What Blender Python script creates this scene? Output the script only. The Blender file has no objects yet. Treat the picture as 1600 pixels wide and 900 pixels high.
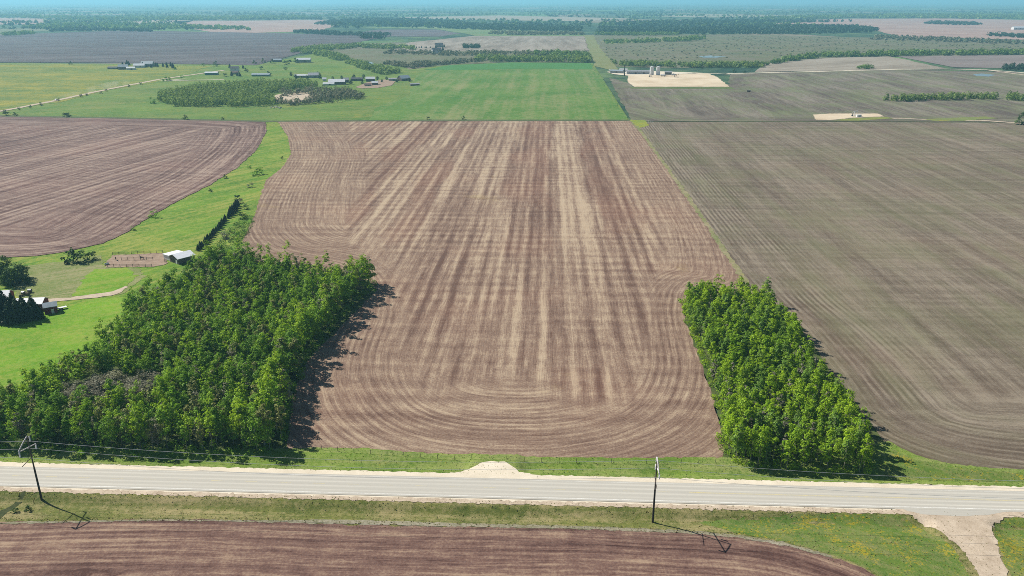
import bpy, math, random
import numpy as np
from mathutils import Vector, Matrix
from mathutils.geometry import delaunay_2d_cdt

random.seed(7)
RNG = np.random.default_rng(11)
C = bpy.context.scene.collection
PI = math.pi

# ------------------------------------------------------------------ camera, sky, sun, exposure
CAM_H, FPX, PITCH = 120.0, 1244.0, math.radians(19.89)
SUN_EL, SUN_AZ = math.radians(43.0), math.radians(-61.0)      # azimuth from +Y, clockwise positive
scene = bpy.context.scene
cam_data = bpy.data.cameras.new("camera")
cam = bpy.data.objects.new("camera", cam_data)
C.objects.link(cam)
cam.location = (0, 0, CAM_H)
cam.rotation_euler = (PI / 2 - PITCH, 0, 0)
cam_data.sensor_width = 36.0
cam_data.lens = 36.0 * FPX / 1600.0
cam_data.clip_start = 1.0
cam_data.clip_end = 200000.0
scene.camera = cam

world = bpy.data.worlds.new("World")
scene.world = world
world.use_nodes = True
wn = world.node_tree.nodes
sky = wn.new("ShaderNodeTexSky")
sky.sky_type = 'NISHITA'
sky.sun_disc = False
sky.sun_elevation = SUN_EL
sky.sun_rotation = SUN_AZ
sky.air_density = 1.0
sky.dust_density = 0.3
sky.ozone_density = 2.0
wn["Background"].inputs["Strength"].default_value = 0.055
world.node_tree.links.new(sky.outputs[0], wn["Background"].inputs["Color"])

sun_data = bpy.data.lights.new("sun", 'SUN')
sun_data.energy = 5.0
sun_data.angle = math.radians(0.53)
sun_data.color = (1.0, 0.945, 0.865)
sun = bpy.data.objects.new("sun", sun_data)
C.objects.link(sun)
sdir = Vector((math.sin(SUN_AZ) * math.cos(SUN_EL), math.cos(SUN_AZ) * math.cos(SUN_EL), math.sin(SUN_EL)))
sun.rotation_euler = sdir.to_track_quat('Z', 'Y').to_euler()
sun.location = (-200, 200, 300)

vs = scene.view_settings
vs.view_transform = 'Standard'
vs.look = 'None'
vs.gamma = 1.0
vs.exposure = 0.38
vs.use_curve_mapping = False
scene.cycles.use_denoising = False
scene.cycles.filter_width = 0.9
scene.cycles.max_bounces = 6
scene.cycles.diffuse_bounces = 3
scene.cycles.transmission_bounces = 3
scene.cycles.volume_bounces = 2

# ------------------------------------------------------------------ pixel -> ground
SP, CP = math.sin(PITCH), math.cos(PITCH)


def at(px, py, z=0.0):
    """Point of the plane at height z seen at photo pixel (1600x900)."""
    a, b = (px - 800.0) / FPX, (py - 450.0) / FPX
    dx, dy, dz = a, CP - b * SP, -SP - b * CP
    t = (CAM_H - z) / -dz
    return (dx * t, dy * t)


def poly(pts, z=0.0):
    return [at(x, y, z) for x, y in pts]


TH = math.radians(2.47)                    # the survey grid runs a little to the right of the view
UR = np.array([math.sin(TH), math.cos(TH)])
UQ = np.array([math.cos(TH), -math.sin(TH)])
ROAD_R = float(np.dot(np.array(at(800, 763.5, 0.6)), UR))


def smooth(a, b, x):
    t = np.clip((x - a) / (b - a), 0, 1)
    return t * t * (3 - 2 * t)


APPROACH = [((*at(772, 760, .6),), (*at(774, 712, 0),), 5.5),
            ((*at(1480, 790, .6),), (*at(1548, 880, 0),), 6.0)]


def seg_dist(P, a, b):
    a, b = np.array(a), np.array(b)
    ab = b - a
    t = np.clip(((P - a) @ ab) / (ab @ ab), 0, 1)
    return np.linalg.norm(P - (a + t[:, None] * ab), axis=1)


def height(P):
    """Ground height: the highway on its low bank, a ditch on either side."""
    P = np.atleast_2d(np.asarray(P, float))[:, :2]
    s = np.abs(P @ UR - ROAD_R)
    h = np.where(s < 7.2, 0.6, 0.6 - 1.2 * smooth(7.2, 10.2, s))
    h = h + 0.6 * smooth(11.2, 15.0, s)
    fill = np.zeros(len(P))
    for a, b, w in APPROACH:
        fill = np.maximum(fill, 1 - smooth(w, w + 3.5, seg_dist(P, a, b)))
    top = 0.55 - 0.5 * smooth(8, 40, s)
    return np.where(h < top, h + (top - h) * fill, h)


# ------------------------------------------------------------------ object helpers
def tag(o, label=None, cat=None, group=None, kind=None):
    if label: o['label'] = label
    if cat: o['category'] = cat
    if group: o['group'] = group
    if kind: o['kind'] = kind
    return o


def mesh_np(name, V, F, mat=None, attrs=None, smooth_shade=False):
    """V (n,3), F list of faces or an (m,k) array."""
    me = bpy.data.meshes.new(name)
    V = np.asarray(V, np.float32)
    if isinstance(F, np.ndarray):
        m, k = F.shape
        me.vertices.add(len(V)); me.vertices.foreach_set("co", V.ravel())
        me.loops.add(m * k); me.loops.foreach_set("vertex_index", F.astype(np.int32).ravel())
        me.polygons.add(m)
        me.polygons.foreach_set("loop_start", np.arange(0, m * k, k, dtype=np.int32))
        me.update(calc_edges=True)
    else:
        me.from_pydata(V.tolist(), [], F)
    if attrs and 'tint' in attrs and 'lv' not in attrs and isinstance(F, np.ndarray):
        attrs = dict(attrs); attrs['lv'] = ('FLOAT', np.repeat(np.random.default_rng(len(V)).uniform(0, 1, len(F)), F.shape[1]) if len(V) == F.size else np.full(len(V), .5))
    for an, (typ, val) in (attrs or {}).items():
        a = me.attributes.new(an, typ, 'POINT')
        a.data.foreach_set('vector' if typ == 'FLOAT_VECTOR' else 'value', np.asarray(val, np.float32).ravel())
    for q in (mat if isinstance(mat, (list, tuple)) else [mat] if mat else []):
        me.materials.append(q)
    if smooth_shade:
        me.polygons.foreach_set("use_smooth", np.ones(len(me.polygons), bool))
    me.validate()
    return me


def obj(name, me, parent=None, loc=(0, 0, 0), rz=0.0, scale=None):
    o = bpy.data.objects.new(name, me)
    C.objects.link(o)
    o.location = loc
    o.rotation_euler = (0, 0, rz)
    if scale is not None:
        o.scale = (scale,) * 3 if isinstance(scale, (int, float)) else scale
    if parent:
        o.parent = parent
    return o


def empty(name, loc, rz=0.0, scale=None):
    o = obj(name, None, None, loc, rz, scale)
    o.empty_display_size = 0.5
    return o


def copy_tree(root, loc, rz, scale=None):
    r = root.copy(); C.objects.link(r)
    r.location = loc; r.rotation_euler = (0, 0, rz)
    if scale is not None:
        r.scale = (scale,) * 3 if isinstance(scale, (int, float)) else scale
    for ch in list(root.children):
        c = ch.copy(); C.objects.link(c); c.parent = r
        for g in list(ch.children):
            d = g.copy(); C.objects.link(d); d.parent = c
    return r


class MB:
    """Collects simple shapes into one mesh."""
    def __init__(s): s.v, s.f = [], []

    def add(s, V, F):
        n = len(s.v)
        s.v += [tuple(p) for p in V]
        s.f += [tuple(i + n for i in f) for f in F]
        return s

    def box(s, c, d, rz=0.0, taper=1.0):
        x, y, z = d[0] / 2, d[1] / 2, d[2] / 2
        V = []
        for k, q in ((-1, 1.0), (1, taper)):
            for sx, sy in ((-1, -1), (1, -1), (1, 1), (-1, 1)):
                px, py = sx * x * q, sy * y * q
                V.append((c[0] + px * math.cos(rz) - py * math.sin(rz), c[1] + px * math.sin(rz) + py * math.cos(rz), c[2] + k * z))
        return s.add(V, [(0, 3, 2, 1), (4, 5, 6, 7), (0, 1, 5, 4), (1, 2, 6, 5), (2, 3, 7, 6), (3, 0, 4, 7)])

    def tube(s, pts, radii, n=8, caps=True):
        pts = [Vector(p) for p in pts]
        if not hasattr(radii, '__len__'): radii = [radii] * len(pts)
        V, F = [], []
        for i, p in enumerate(pts):
            d = (pts[min(i + 1, len(pts) - 1)] - pts[max(i - 1, 0)]).normalized()
            a = d.cross(Vector((0, 0, 1)) if abs(d.z) < .9 else Vector((1, 0, 0))).normalized()
            b = d.cross(a)
            for k in range(n):
                t = 2 * PI * k / n
                V.append(p + radii[i] * (math.cos(t) * a + math.sin(t) * b))
        for i in range(len(pts) - 1):
            for k in range(n):
                F.append((i * n + k, i * n + (k + 1) % n, (i + 1) * n + (k + 1) % n, (i + 1) * n + k))
        if caps:
            F.append(tuple(range(n - 1, -1, -1)))
            F.append(tuple(range((len(pts) - 1) * n, len(pts) * n)))
        return s.add(V, F)

    def prism(s, prof, y0, y1):
        """profile in XZ extruded along Y"""
        n = len(prof)
        V = [(x, y0, z) for x, z in prof] + [(x, y1, z) for x, z in prof]
        F = [tuple(range(n)), tuple(range(2 * n - 1, n - 1, -1))]
        F += [(i, i + n, (i + 1) % n + n, (i + 1) % n) for i in range(n)]
        return s.add(V, F)

    def build(s, name, mat, parent=None, loc=(0, 0, 0), rz=0.0, sm=False):
        me = mesh_np(name, np.array(s.v), s.f, mat, smooth_shade=sm)
        return obj(name, me, parent, loc, rz)


# ------------------------------------------------------------------ materials
class N:
    """Tiny node-writing helper."""
    def __init__(s, name):
        s.m = bpy.data.materials.new(name)
        s.m.use_nodes = True
        s.t = s.m.node_tree
        s.bsdf = s.t.nodes["Principled BSDF"]
        s.out = s.t.nodes["Material Output"]

    def new(s, typ, **kw):
        n = s.t.nodes.new(typ)
        for k, v in kw.items(): setattr(n, k, v)
        return n

    def put(s, sock, v):
        if hasattr(v, 'is_output'): s.t.links.new(v, sock)
        else: sock.default_value = v

    def math(s, op, a, b=0.0, c=0.0, clamp=False):
        n = s.new("ShaderNodeMath", operation=op, use_clamp=clamp)
        s.put(n.inputs[0], a); s.put(n.inputs[1], b); s.put(n.inputs[2], c)
        return n.outputs[0]

    def attr(s, name, out="Fac"):
        return s.new("ShaderNodeAttribute", attribute_name=name).outputs[out]

    def sep(s, v):
        n = s.new("ShaderNodeSeparateXYZ"); s.put(n.inputs[0], v)
        return n.outputs

    def comb(s, x, y=0.0, z=0.0):
        n = s.new("ShaderNodeCombineXYZ")
        s.put(n.inputs[0], x); s.put(n.inputs[1], y); s.put(n.inputs[2], z)
        return n.outputs[0]

    def pos(s):
        return s.new("ShaderNodeTexCoord").outputs["Object"]

    def noise(s, vec, scale=1.0, detail=2.0, rough=0.5, dist=0.0):
        n = s.new("ShaderNodeTexNoise")
        s.put(n.inputs["Vector"], vec); s.put(n.inputs["Scale"], scale)
        n.inputs["Detail"].default_value = detail
        n.inputs["Roughness"].default_value = rough
        n.inputs["Distortion"].default_value = dist
        return n.outputs["Fac"]

    def rng(s, v, a, b, c=0.0, d=1.0):
        n = s.new("ShaderNodeMapRange")
        s.put(n.inputs[0], v)
        for i, q in enumerate((a, b, c, d)): n.inputs[i + 1].default_value = q
        return n.outputs[0]

    def mix(s, f, a, b, blend='MIX'):
        n = s.new("ShaderNodeMix", data_type='RGBA', blend_type=blend)
        s.put(n.inputs[0], f)
        for i, v in ((6, a), (7, b)):
            if isinstance(v, tuple) and len(v) == 3: v = (*v, 1)
            s.put(n.inputs[i], v)
        return n.outputs[2]

    def fin(s, col, rough=0.9, bump=None, bs=0.3, bd=0.1, spec=0.2, metal=0.0):
        if isinstance(col, tuple) and len(col) == 3: col = (*col, 1)
        s.put(s.bsdf.inputs["Base Color"], col)
        s.put(s.bsdf.inputs["Roughness"], rough)
        s.bsdf.inputs["Specular IOR Level"].default_value = spec
        s.bsdf.inputs["Metallic"].default_value = metal
        if bump is not None:
            b = s.new("ShaderNodeBump")
            b.inputs["Strength"].default_value = bs
            b.inputs["Distance"].default_value = bd
            s.put(b.inputs["Height"], bump)
            s.t.links.new(b.outputs[0], s.bsdf.inputs["Normal"])
        return s.m


def paint(name, col, rough=0.6, var=0.12, scale=1.5, spec=0.3, metal=0.0):
    n = N(name)
    f = n.noise(n.pos(), scale, 4, 0.6)
    c2 = tuple(max(0, x * (1 - var * 2)) for x in col)
    c3 = tuple(min(1, x * (1 + var)) for x in col)
    return n.fin(n.mix(n.rng(f, .3, .7), c2, c3), rough, spec=spec, metal=metal)


def field_mat(name, dark, mid, light, red=None, yellow=None, contrast=1.0, cross=0.5, lines=0.5, fscale=1.0, green=None, gamt=0.0, speck=1.0, rows=None, xrows=None, arcs=None, calm_edges=False):
    """Tilled or stubble field: streaks along the tractor passes; passes round the edge where 'trk.z' says so.
    trk = (cross-track m, along-track m, edge-pass mask), hed = (distance to edge m, band 0..1, 0)."""
    n = N(name)
    u, v, m = n.sep(n.attr("trk", "Vector"))
    hu, band, _ = n.sep(n.attr("hed", "Vector"))
    P = n.pos()
    x, y, _z = n.sep(P)
    wob = n.rng(n.noise(P, 0.02, 2), 0, 1, -2.2, 2.2)
    uu = n.math('ADD', u, n.math('MULTIPLY', wob, 0.35))
    hh = n.math('ADD', hu, wob)

    def streak(f, lf, det=2.0):
        a = n.noise(n.comb(n.math('MULTIPLY', uu, f), n.math('MULTIPLY', v, lf), 3.0), 1, det, .55)
        b = n.noise(n.comb(n.math('MULTIPLY', hh, f), n.math('MULTIPLY', x, lf), n.math('MULTIPLY', y, lf)), 1, det, .55)
        k = n.new("ShaderNodeMix", data_type='FLOAT')
        n.put(k.inputs[0], m); n.put(k.inputs[2], a); n.put(k.inputs[3], b)
        return k.outputs[0]

    s1 = streak(0.045 * fscale, 0.0015)
    s2 = streak(0.22 * fscale, 0.006)
    s3 = streak(0.85 * fscale, 0.03, 3)
    s4 = streak(2.6, 0.12, 2)
    cr = n.noise(n.comb(n.math('MULTIPLY', u, 0.012), n.math('MULTIPLY', v, 0.16), 9.0), 1, 3, .65)
    patch = n.noise(P, 0.012, 3, .55)
    spk = n.noise(P, 1.6, 4, .75)
    spk2 = n.noise(P, 0.3, 3, .7)
    calm = n.math('SUBTRACT', 1.0, n.math('MULTIPLY', m, .55 if calm_edges else 0.0))
    t = n.math('MULTIPLY', n.math('ADD', n.math('MULTIPLY', n.math('SUBTRACT', s1, .5), 1.1), n.math('MULTIPLY', n.math('SUBTRACT', s2, .5), 1.15)), calm)
    for q, w in ((s3, 1.0), (s4, .9), (cr, cross * 1.6), (spk, 1.15 * speck), (spk2, .7), (patch, .4)):
        t = n.math('ADD', t, n.math('MULTIPLY', n.math('SUBTRACT', q, .5), w))
    t = n.math('ADD', n.math('MULTIPLY', t, contrast), 0.5)
    t = n.math('ADD', t, n.math('MULTIPLY', n.math('SUBTRACT', band, .5), .34))
    def comb_lines(co, T, amp, seed, msk=None):
        c = n.math('COSINE', n.math('MULTIPLY', co, 2 * PI / T))
        mod = n.rng(n.noise(n.comb(x, y, seed), .03, 3, .65), .36, .62)
        c = n.math('MULTIPLY', n.math('MULTIPLY', c, mod), amp)
        return n.math('MULTIPLY', c, msk) if msk is not None else c

    inv = n.math('SUBTRACT', 1.0, m)
    wv = n.math('ADD', v, n.rng(n.noise(P, .05, 3), 0, 1, -4, 4))
    if rows: t = n.math('ADD', t, comb_lines(n.math('ADD', u, n.math('MULTIPLY', wob, .3)), rows[0], rows[1], 11., inv))
    if rows: t = n.math('ADD', t, comb_lines(n.math('ADD', u, n.math('MULTIPLY', wob, .4)), rows[0] * 2.13, rows[1] * .9, 51., inv))
    if xrows: t = n.math('ADD', t, comb_lines(wv, xrows[0], xrows[1], 23.))
    if arcs: t = n.math('ADD', t, comb_lines(n.math('ADD', hu, n.math('MULTIPLY', wob, .25)), arcs[0], arcs[1], 37., m))
    # pale straw lines left at the overlap of two passes
    k = n.new("ShaderNodeMix", data_type='FLOAT')
    n.put(k.inputs[0], m); n.put(k.inputs[2], uu); n.put(k.inputs[3], hh)
    ph = n.math('FRACT', n.math('DIVIDE', n.math('ADD', k.outputs[0], n.math('MULTIPLY', s2, 3.0)), 9.2 / fscale))
    ln = n.math('ABSOLUTE', n.math('SUBTRACT', ph, .5))
    ln = n.math('MULTIPLY', n.rng(ln, .0, .11, 1, 0), n.rng(n.noise(P, .05, 3), .38, .62))
    t = n.math('ADD', t, n.math('MULTIPLY', ln, lines * .5), clamp=True)
    ramp = n.new("ShaderNodeValToRGB")
    n.put(ramp.inputs[0], t)
    e = ramp.color_ramp.elements
    e[0].position, e[0].color = .08, (*dark, 1)
    e[1].position, e[1].color = .9, (*light, 1)
    q = e.new(.48); q.color = (*mid, 1)
    col = ramp.outputs[0]
    if red:
        col = n.mix(n.math('MULTIPLY', n.rng(n.math('ADD', n.noise(P, .012, 3), n.math('MULTIPLY', n.math('SUBTRACT', .5, band), .4)), .5, .72), .3), col, n.mix(.6, col, red))
    if green:
        g = n.math('ADD', n.noise(P, 0.016, 4, .6), n.math('MULTIPLY', n.math('SUBTRACT', streak(.11, .004), .5), .6))
        col = n.mix(n.math('MULTIPLY', n.rng(g, .42, .68), gamt), col, green)
    if yellow:
        col = n.mix(n.rng(n.noise(n.comb(x, y, 40.), .02, 4, .7), .66, .8, 0, .35), col, yellow)
    hgt = n.math('ADD', n.math('MULTIPLY', s4, 1.0), n.math('MULTIPLY', spk, .6))
    return n.fin(col, .95, hgt, .55, .18, .1)


def grass_mat(name, a, b, dry, yellow=None, dryamt=0.4, scale=1.0, streak=None, ylow=.6):
    n = N(name)
    P = n.pos()
    f1 = n.noise(P, .05 * scale, 4, .6)
    f2 = n.noise(P, .6 * scale, 4, .7)
    f3 = n.noise(P, 3.0 * scale, 3, .7)
    t = n.math('ADD', n.math('MULTIPLY', f1, .4), n.math('ADD', n.math('MULTIPLY', f2, .3), n.math('MULTIPLY', f3, .3)))
    col = n.mix(n.rng(t, .40, .60), a, b)
    d = n.noise(P, .035 * scale, 5, .72)
    if streak is not None:                       # long streaks along a direction (mowing, road edge)
        x, y, z = n.sep(P)
        ca, sa = math.cos(streak), math.sin(streak)
        w = n.math('ADD', n.math('MULTIPLY', x, -sa), n.math('MULTIPLY', y, ca))
        l = n.math('ADD', n.math('MULTIPLY', x, ca), n.math('MULTIPLY', y, sa))
        d2 = n.noise(n.comb(n.math('MULTIPLY', w, .3 * scale), n.math('MULTIPLY', l, .012 * scale), 0.), 1, 4, .65)
        d = n.math('ADD', n.math('MULTIPLY', d, .45), n.math('MULTIPLY', d2, .55))
    dd = n.math('ADD', d, n.math('ADD', n.math('MULTIPLY', n.math('SUBTRACT', f2, .5), .4), n.math('MULTIPLY', n.math('SUBTRACT', f3, .5), .35)))
    col = n.mix(n.math('MULTIPLY', n.rng(dd, .44, .66), dryamt), col, dry)
    if yellow:
        y1 = n.math('ADD', n.noise(P, .09 * scale, 5, .75), n.math('MULTIPLY', n.math('SUBTRACT', n.noise(P, 1.6, 3, .7), .5), 1.1))
        col = n.mix(n.rng(y1, ylow, ylow + .1, 0, .6), col, yellow)
    return n.fin(col, .95, n.math('ADD', f2, f3), .5, .25, .1)


def leaf_mat(name, a, b, c, trans=.35, gloss=.008):
    n = N(name)
    inf = n.sep(n.new("ShaderNodeObjectInfo").outputs["Color"])[0]
    r = n.math('MAXIMUM', n.math('SUBTRACT', 1.0, inf), n.attr("tint"))
    col = n.mix(r, a, b)
    f = n.noise(n.pos(), .9, 3, .6)
    col = n.mix(n.rng(f, .45, .75), col, c)
    lv = n.rng(n.attr("lv"), 0, 1, .62, 1.38)
    vm = n.new("ShaderNodeVectorMath", operation='SCALE'); n.put(vm.inputs[0], col); n.put(vm.inputs[3], lv)
    col = vm.outputs[0]
    n.t.nodes.remove(n.bsdf)
    d = n.new("ShaderNodeBsdfDiffuse"); n.put(d.inputs[0], col)
    tr = n.new("ShaderNodeBsdfTranslucent"); n.put(tr.inputs[0], n.mix(.5, col, n.mix(1.0, col, (1.0, 1.0, .45), 'MULTIPLY')))
    ms = n.new("ShaderNodeMixShader"); ms.inputs[0].default_value = trans
    n.t.links.new(d.outputs[0], ms.inputs[1]); n.t.links.new(tr.outputs[0], ms.inputs[2])
    gl = n.new("ShaderNodeBsdfGlossy"); gl.inputs["Roughness"].default_value = .45
    gl.inputs[0].default_value = (.9, .95, .9, 1)
    m2 = n.new("ShaderNodeMixShader"); m2.inputs[0].default_value = gloss
    n.t.links.new(ms.outputs[0], m2.inputs[1]); n.t.links.new(gl.outputs[0], m2.inputs[2])
    n.t.links.new(m2.outputs[0], n.out.inputs[0])
    return n.m


M = {}
M['aspen'] = leaf_mat("aspen_leaves", (.16, .32, .012), (.39, .55, .02), (.33, .46, .035), .45)
M['wood_leaf'] = leaf_mat("wood_leaves", (.09, .22, .015), (.25, .44, .028), (.24, .37, .05), .44)
M['aspen_dull'] = leaf_mat("dull_aspen_leaves", (.10, .22, .025), (.20, .34, .045), (.24, .32, .08), .35)
M['olive_leaf'] = leaf_mat("olive_leaves", (.15, .20, .05), (.30, .32, .09), (.30, .30, .13), .35)
M['grey_leaf'] = leaf_mat("bare_willow_twigs", (.15, .15, .10), (.24, .235, .16), (.30, .28, .21), .25)
M['pale_leaf'] = leaf_mat("pale_blossom_leaves", (.26, .27, .13), (.33, .33, .19), (.42, .40, .28), .3)
M['dark_leaf'] = leaf_mat("dark_leaves", (.035, .080, .018), (.07, .13, .022), (.09, .15, .035), .3)
M['spruce'] = leaf_mat("spruce_needles", (.028, .048, .026), (.045, .072, .032), (.06, .085, .045), .12)
M['far_leaf'] = leaf_mat("far_leaves", (.08, .17, .03), (.20, .31, .055), (.22, .28, .09), .35)
M['grove_leaf'] = leaf_mat("grove_leaves", (.10, .18, .035), (.28, .38, .08), (.27, .32, .14), .4)
M['far_dark'] = leaf_mat("far_spruce", (.03, .065, .038), (.055, .10, .05), (.06, .10, .05), .2)
M['far_scrub'] = leaf_mat("far_scrub", (.14, .17, .085), (.21, .21, .13), (.25, .22, .16), .25)
M['bark'] = paint("aspen_bark", (.30, .28, .23), .9, .3, 4)
M['dbark'] = paint("dark_bark", (.07, .055, .04), .9, .3, 4)
M['pole'] = paint("weathered_pole_wood", (.10, .078, .062), .85, .3, 3)
M['poledark'] = paint("tarred_pole_wood", (.045, .038, .035), .85, .3, 3)
M['armwood'] = paint("grey_crossarm_wood", (.60, .57, .54), .8, .2, 3)
M['insul'] = paint("white_insulator", (.82, .82, .80), .35, .05, 3)
M['wire'] = paint("bright_aluminium_wire", (.62, .62, .62), .45, .1, 2, .5, .3)
M['post'] = paint("old_fence_post", (.075, .065, .055), .9, .3, 5)
M['fwire'] = paint("rusty_fence_wire", (.16, .15, .14), .7, .2, 5)
M['red'] = paint("barn_red_boards", (.23, .03, .032), .75, .25, 1.2)
M['white'] = paint("white_painted_boards", (.72, .72, .70), .6, .08, 1)
M['whiteroof'] = paint("white_metal_roof", (.60, .62, .64), .45, .08, .6, .4)
M['shedroof'] = paint("bright_shed_roof", (.82, .84, .86), .4, .05, .6, .4)
M['blueroof'] = paint("grey_blue_roof", (.30, .36, .40), .5, .12, .8, .4)
M['greyroof'] = paint("dull_grey_roof", (.33, .34, .36), .6, .15, .8)
M['darkroof'] = paint("dark_shingle_roof", (.075, .075, .09), .8, .2, 1)
M['brownroof'] = paint("brown_shingle_roof", (.15, .10, .085), .8, .2, 1)
M['darkwall'] = paint("dark_boards", (.15, .125, .11), .8, .2, 1)
M['greywall'] = paint("grey_siding", (.34, .34, .35), .7, .12, 1)
M['tanwall'] = paint("tan_siding", (.42, .36, .29), .7, .12, 1)
M['greensteel'] = paint("green_steel_wall", (.09, .20, .16), .6, .15, 1)
M['glass'] = paint("dark_window_glass", (.03, .035, .04), .15, .1, 1, .6)
M['steel'] = paint("galvanised_steel", (.42, .43, .45), .45, .12, 1, .5, .4)
M['darksteel'] = paint("dark_steel", (.05, .05, .055), .5, .2, 1, .4)
M['tank'] = paint("pale_tank_paint", (.66, .67, .68), .4, .08, .4, .4)
M['rubber'] = paint("tyre_rubber", (.02, .02, .02), .8, .1, 3)
M['rust'] = paint("rusty_iron", (.16, .07, .035), .8, .3, 2)
M['hay'] = paint("weathered_hay", (.13, .105, .06), .95, .3, 2)
M['wrap'] = paint("white_bale_wrap", (.7, .7, .66), .5, .1, 2)
M['horse'] = paint("dark_bay_coat", (.035, .018, .012), .6, .2, 3)
M['mane'] = paint("black_mane", (.01, .009, .008), .7, .2, 3)
M['carpaint'] = paint("white_car_paint", (.78, .78, .78), .3, .03, 1, .5)
M['rock'] = paint("pale_field_stone", (.36, .34, .31), .9, .25, 1.2)

n = N("crushed_gravel")
P = n.pos()
M['gravel'] = n.fin(n.mix(n.rng(n.math('ADD', n.math('MULTIPLY', n.noise(P, .12, 4, .65), .6), n.math('MULTIPLY', n.noise(P, 3.5, 3, .7), .4)), .36, .64), (.55, .48, .36), (.72, .645, .51)), .95, n.noise(P, 5., 3, .7), .4, .06, .1)
n = N("brown_gravel")
P = n.pos()
M['brgravel'] = n.fin(n.mix(n.rng(n.math('ADD', n.math('MULTIPLY', n.noise(P, .3, 4, .7), .6), n.math('MULTIPLY', n.noise(P, 3., 3, .7), .4)), .36, .64), (.36, .285, .205), (.57, .475, .36)), .95, n.noise(P, 4., 3, .7), .5, .08, .1)
n = N("paddock_dirt")
P = n.pos()
M['dirt'] = n.fin(n.mix(n.rng(n.noise(P, .35, 5, .7), .35, .65), (.24, .17, .12), (.36, .27, .20)), .95, n.noise(P, 2., 4, .7), .5, .1, .1)
n = N("pale_pad_clay")
P = n.pos()
M['pad'] = n.fin(n.mix(n.rng(n.noise(P, .02, 5, .65), .35, .65), (.50, .40, .27), (.66, .56, .41)), .95, None, spec=.1)
n = N("pond_water")
M['water'] = n.fin((.12, .17, .22), .12, None, spec=.5)

# ---- highway surface: wheel-polished lanes, pale worn concrete-like asphalt
n = N("worn_highway_asphalt")
P = n.pos()
x, y, z = n.sep(P)
l = n.math('ADD', n.math('MULTIPLY', x, math.cos(TH)), n.math('MULTIPLY', y, -math.sin(TH)))
s = n.math('SUBTRACT', n.math('ADD', n.math('MULTIPLY', x, math.sin(TH)), n.math('MULTIPLY', y, math.cos(TH))), ROAD_R)
lane = n.math('ABSOLUTE', n.math('SUBTRACT', n.math('ABSOLUTE', s), 1.85))            # distance from a lane's middle
track = n.rng(n.math('ABSOLUTE', n.math('SUBTRACT', lane, .85)), .0, .55, 1, 0)       # two wheel paths per lane
st = n.noise(n.comb(n.math('MULTIPLY', s, 1.2), n.math('MULTIPLY', l, .02), 0.), 1, 4, .6)
g = n.noise(P, 1.2, 4, .7)
col = n.mix(n.rng(st, .2, .8), (.41, .39, .335), (.455, .435, .375))
col = n.mix(n.math('MULTIPLY', n.math('MULTIPLY', track, n.rng(n.noise(n.comb(n.math('MULTIPLY', l, .01), s), 1, 2), .2, .7)), .8), col, (.60, .57, .49))
col = n.mix(n.rng(g, .5, .75, 0, .18), col, (.28, .275, .26))
crack = n.rng(n.math('ABSOLUTE', n.math('SUBTRACT', n.math('FRACT', n.math('DIVIDE', n.math('ADD', l, n.math('MULTIPLY', n.noise(P, .4, 2), 1.5)), 31.)), .5)), 0, .004, .5, 0)
M['asphalt'] = n.fin(col, .85, n.noise(P, 6, 2), .15, .02, .2)


def worn(name, col, under):
    n = N(name)
    P = n.pos()
    w = n.rng(n.math('ADD', n.math('MULTIPLY', n.noise(P, .25, 4, .7), .5), n.math('MULTIPLY', n.noise(P, 3.5, 3, .7), .5)), .40, .6)
    return n.fin(n.mix(w, under, col), .8)


M['whiteline'] = worn("worn_white_line", (.68, .67, .61), (.48, .46, .41))
M['yellowline'] = worn("worn_yellow_line", (.66, .55, .24), (.45, .43, .36))

# ------------------------------------------------------------------ sheets of ground
def inside(P, pl):
    x, y = P[:, 0], P[:, 1]
    c = np.zeros(len(P), bool)
    n = len(pl)
    for i in range(n):
        (x0, y0), (x1, y1) = pl[i], pl[i - 1]
        if y0 == y1: continue
        k = ((y0 > y) != (y1 > y)) & (x < (x1 - x0) * (y - y0) / (y1 - y0) + x0)
        c ^= k
    return c


def sdf(P, pl):
    d = np.full(len(P), 1e9)
    for i in range(len(pl)):
        d = np.minimum(d, seg_dist(P, pl[i - 1], pl[i]))
    return d


def chaikin(pl, it=3):
    for _ in range(it):
        q = []
        for i in range(len(pl)):
            a, b = np.array(pl[i]), np.array(pl[(i + 1) % len(pl)])
            q += [tuple(.75 * a + .25 * b), tuple(.25 * a + .75 * b)]
        pl = q
    return pl


def resample(pl, step, jit=0.0):
    q = []
    for i in range(len(pl)):
        a, b = np.array(pl[i]), np.array(pl[(i + 1) % len(pl)])
        L = np.linalg.norm(b - a)
        k = max(1, int(L / step))
        for j in range(k):
            p = a + (b - a) * j / k
            if jit: p = p + RNG.normal(0, jit, 2)
            q.append((float(p[0]), float(p[1])))
    return q


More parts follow.
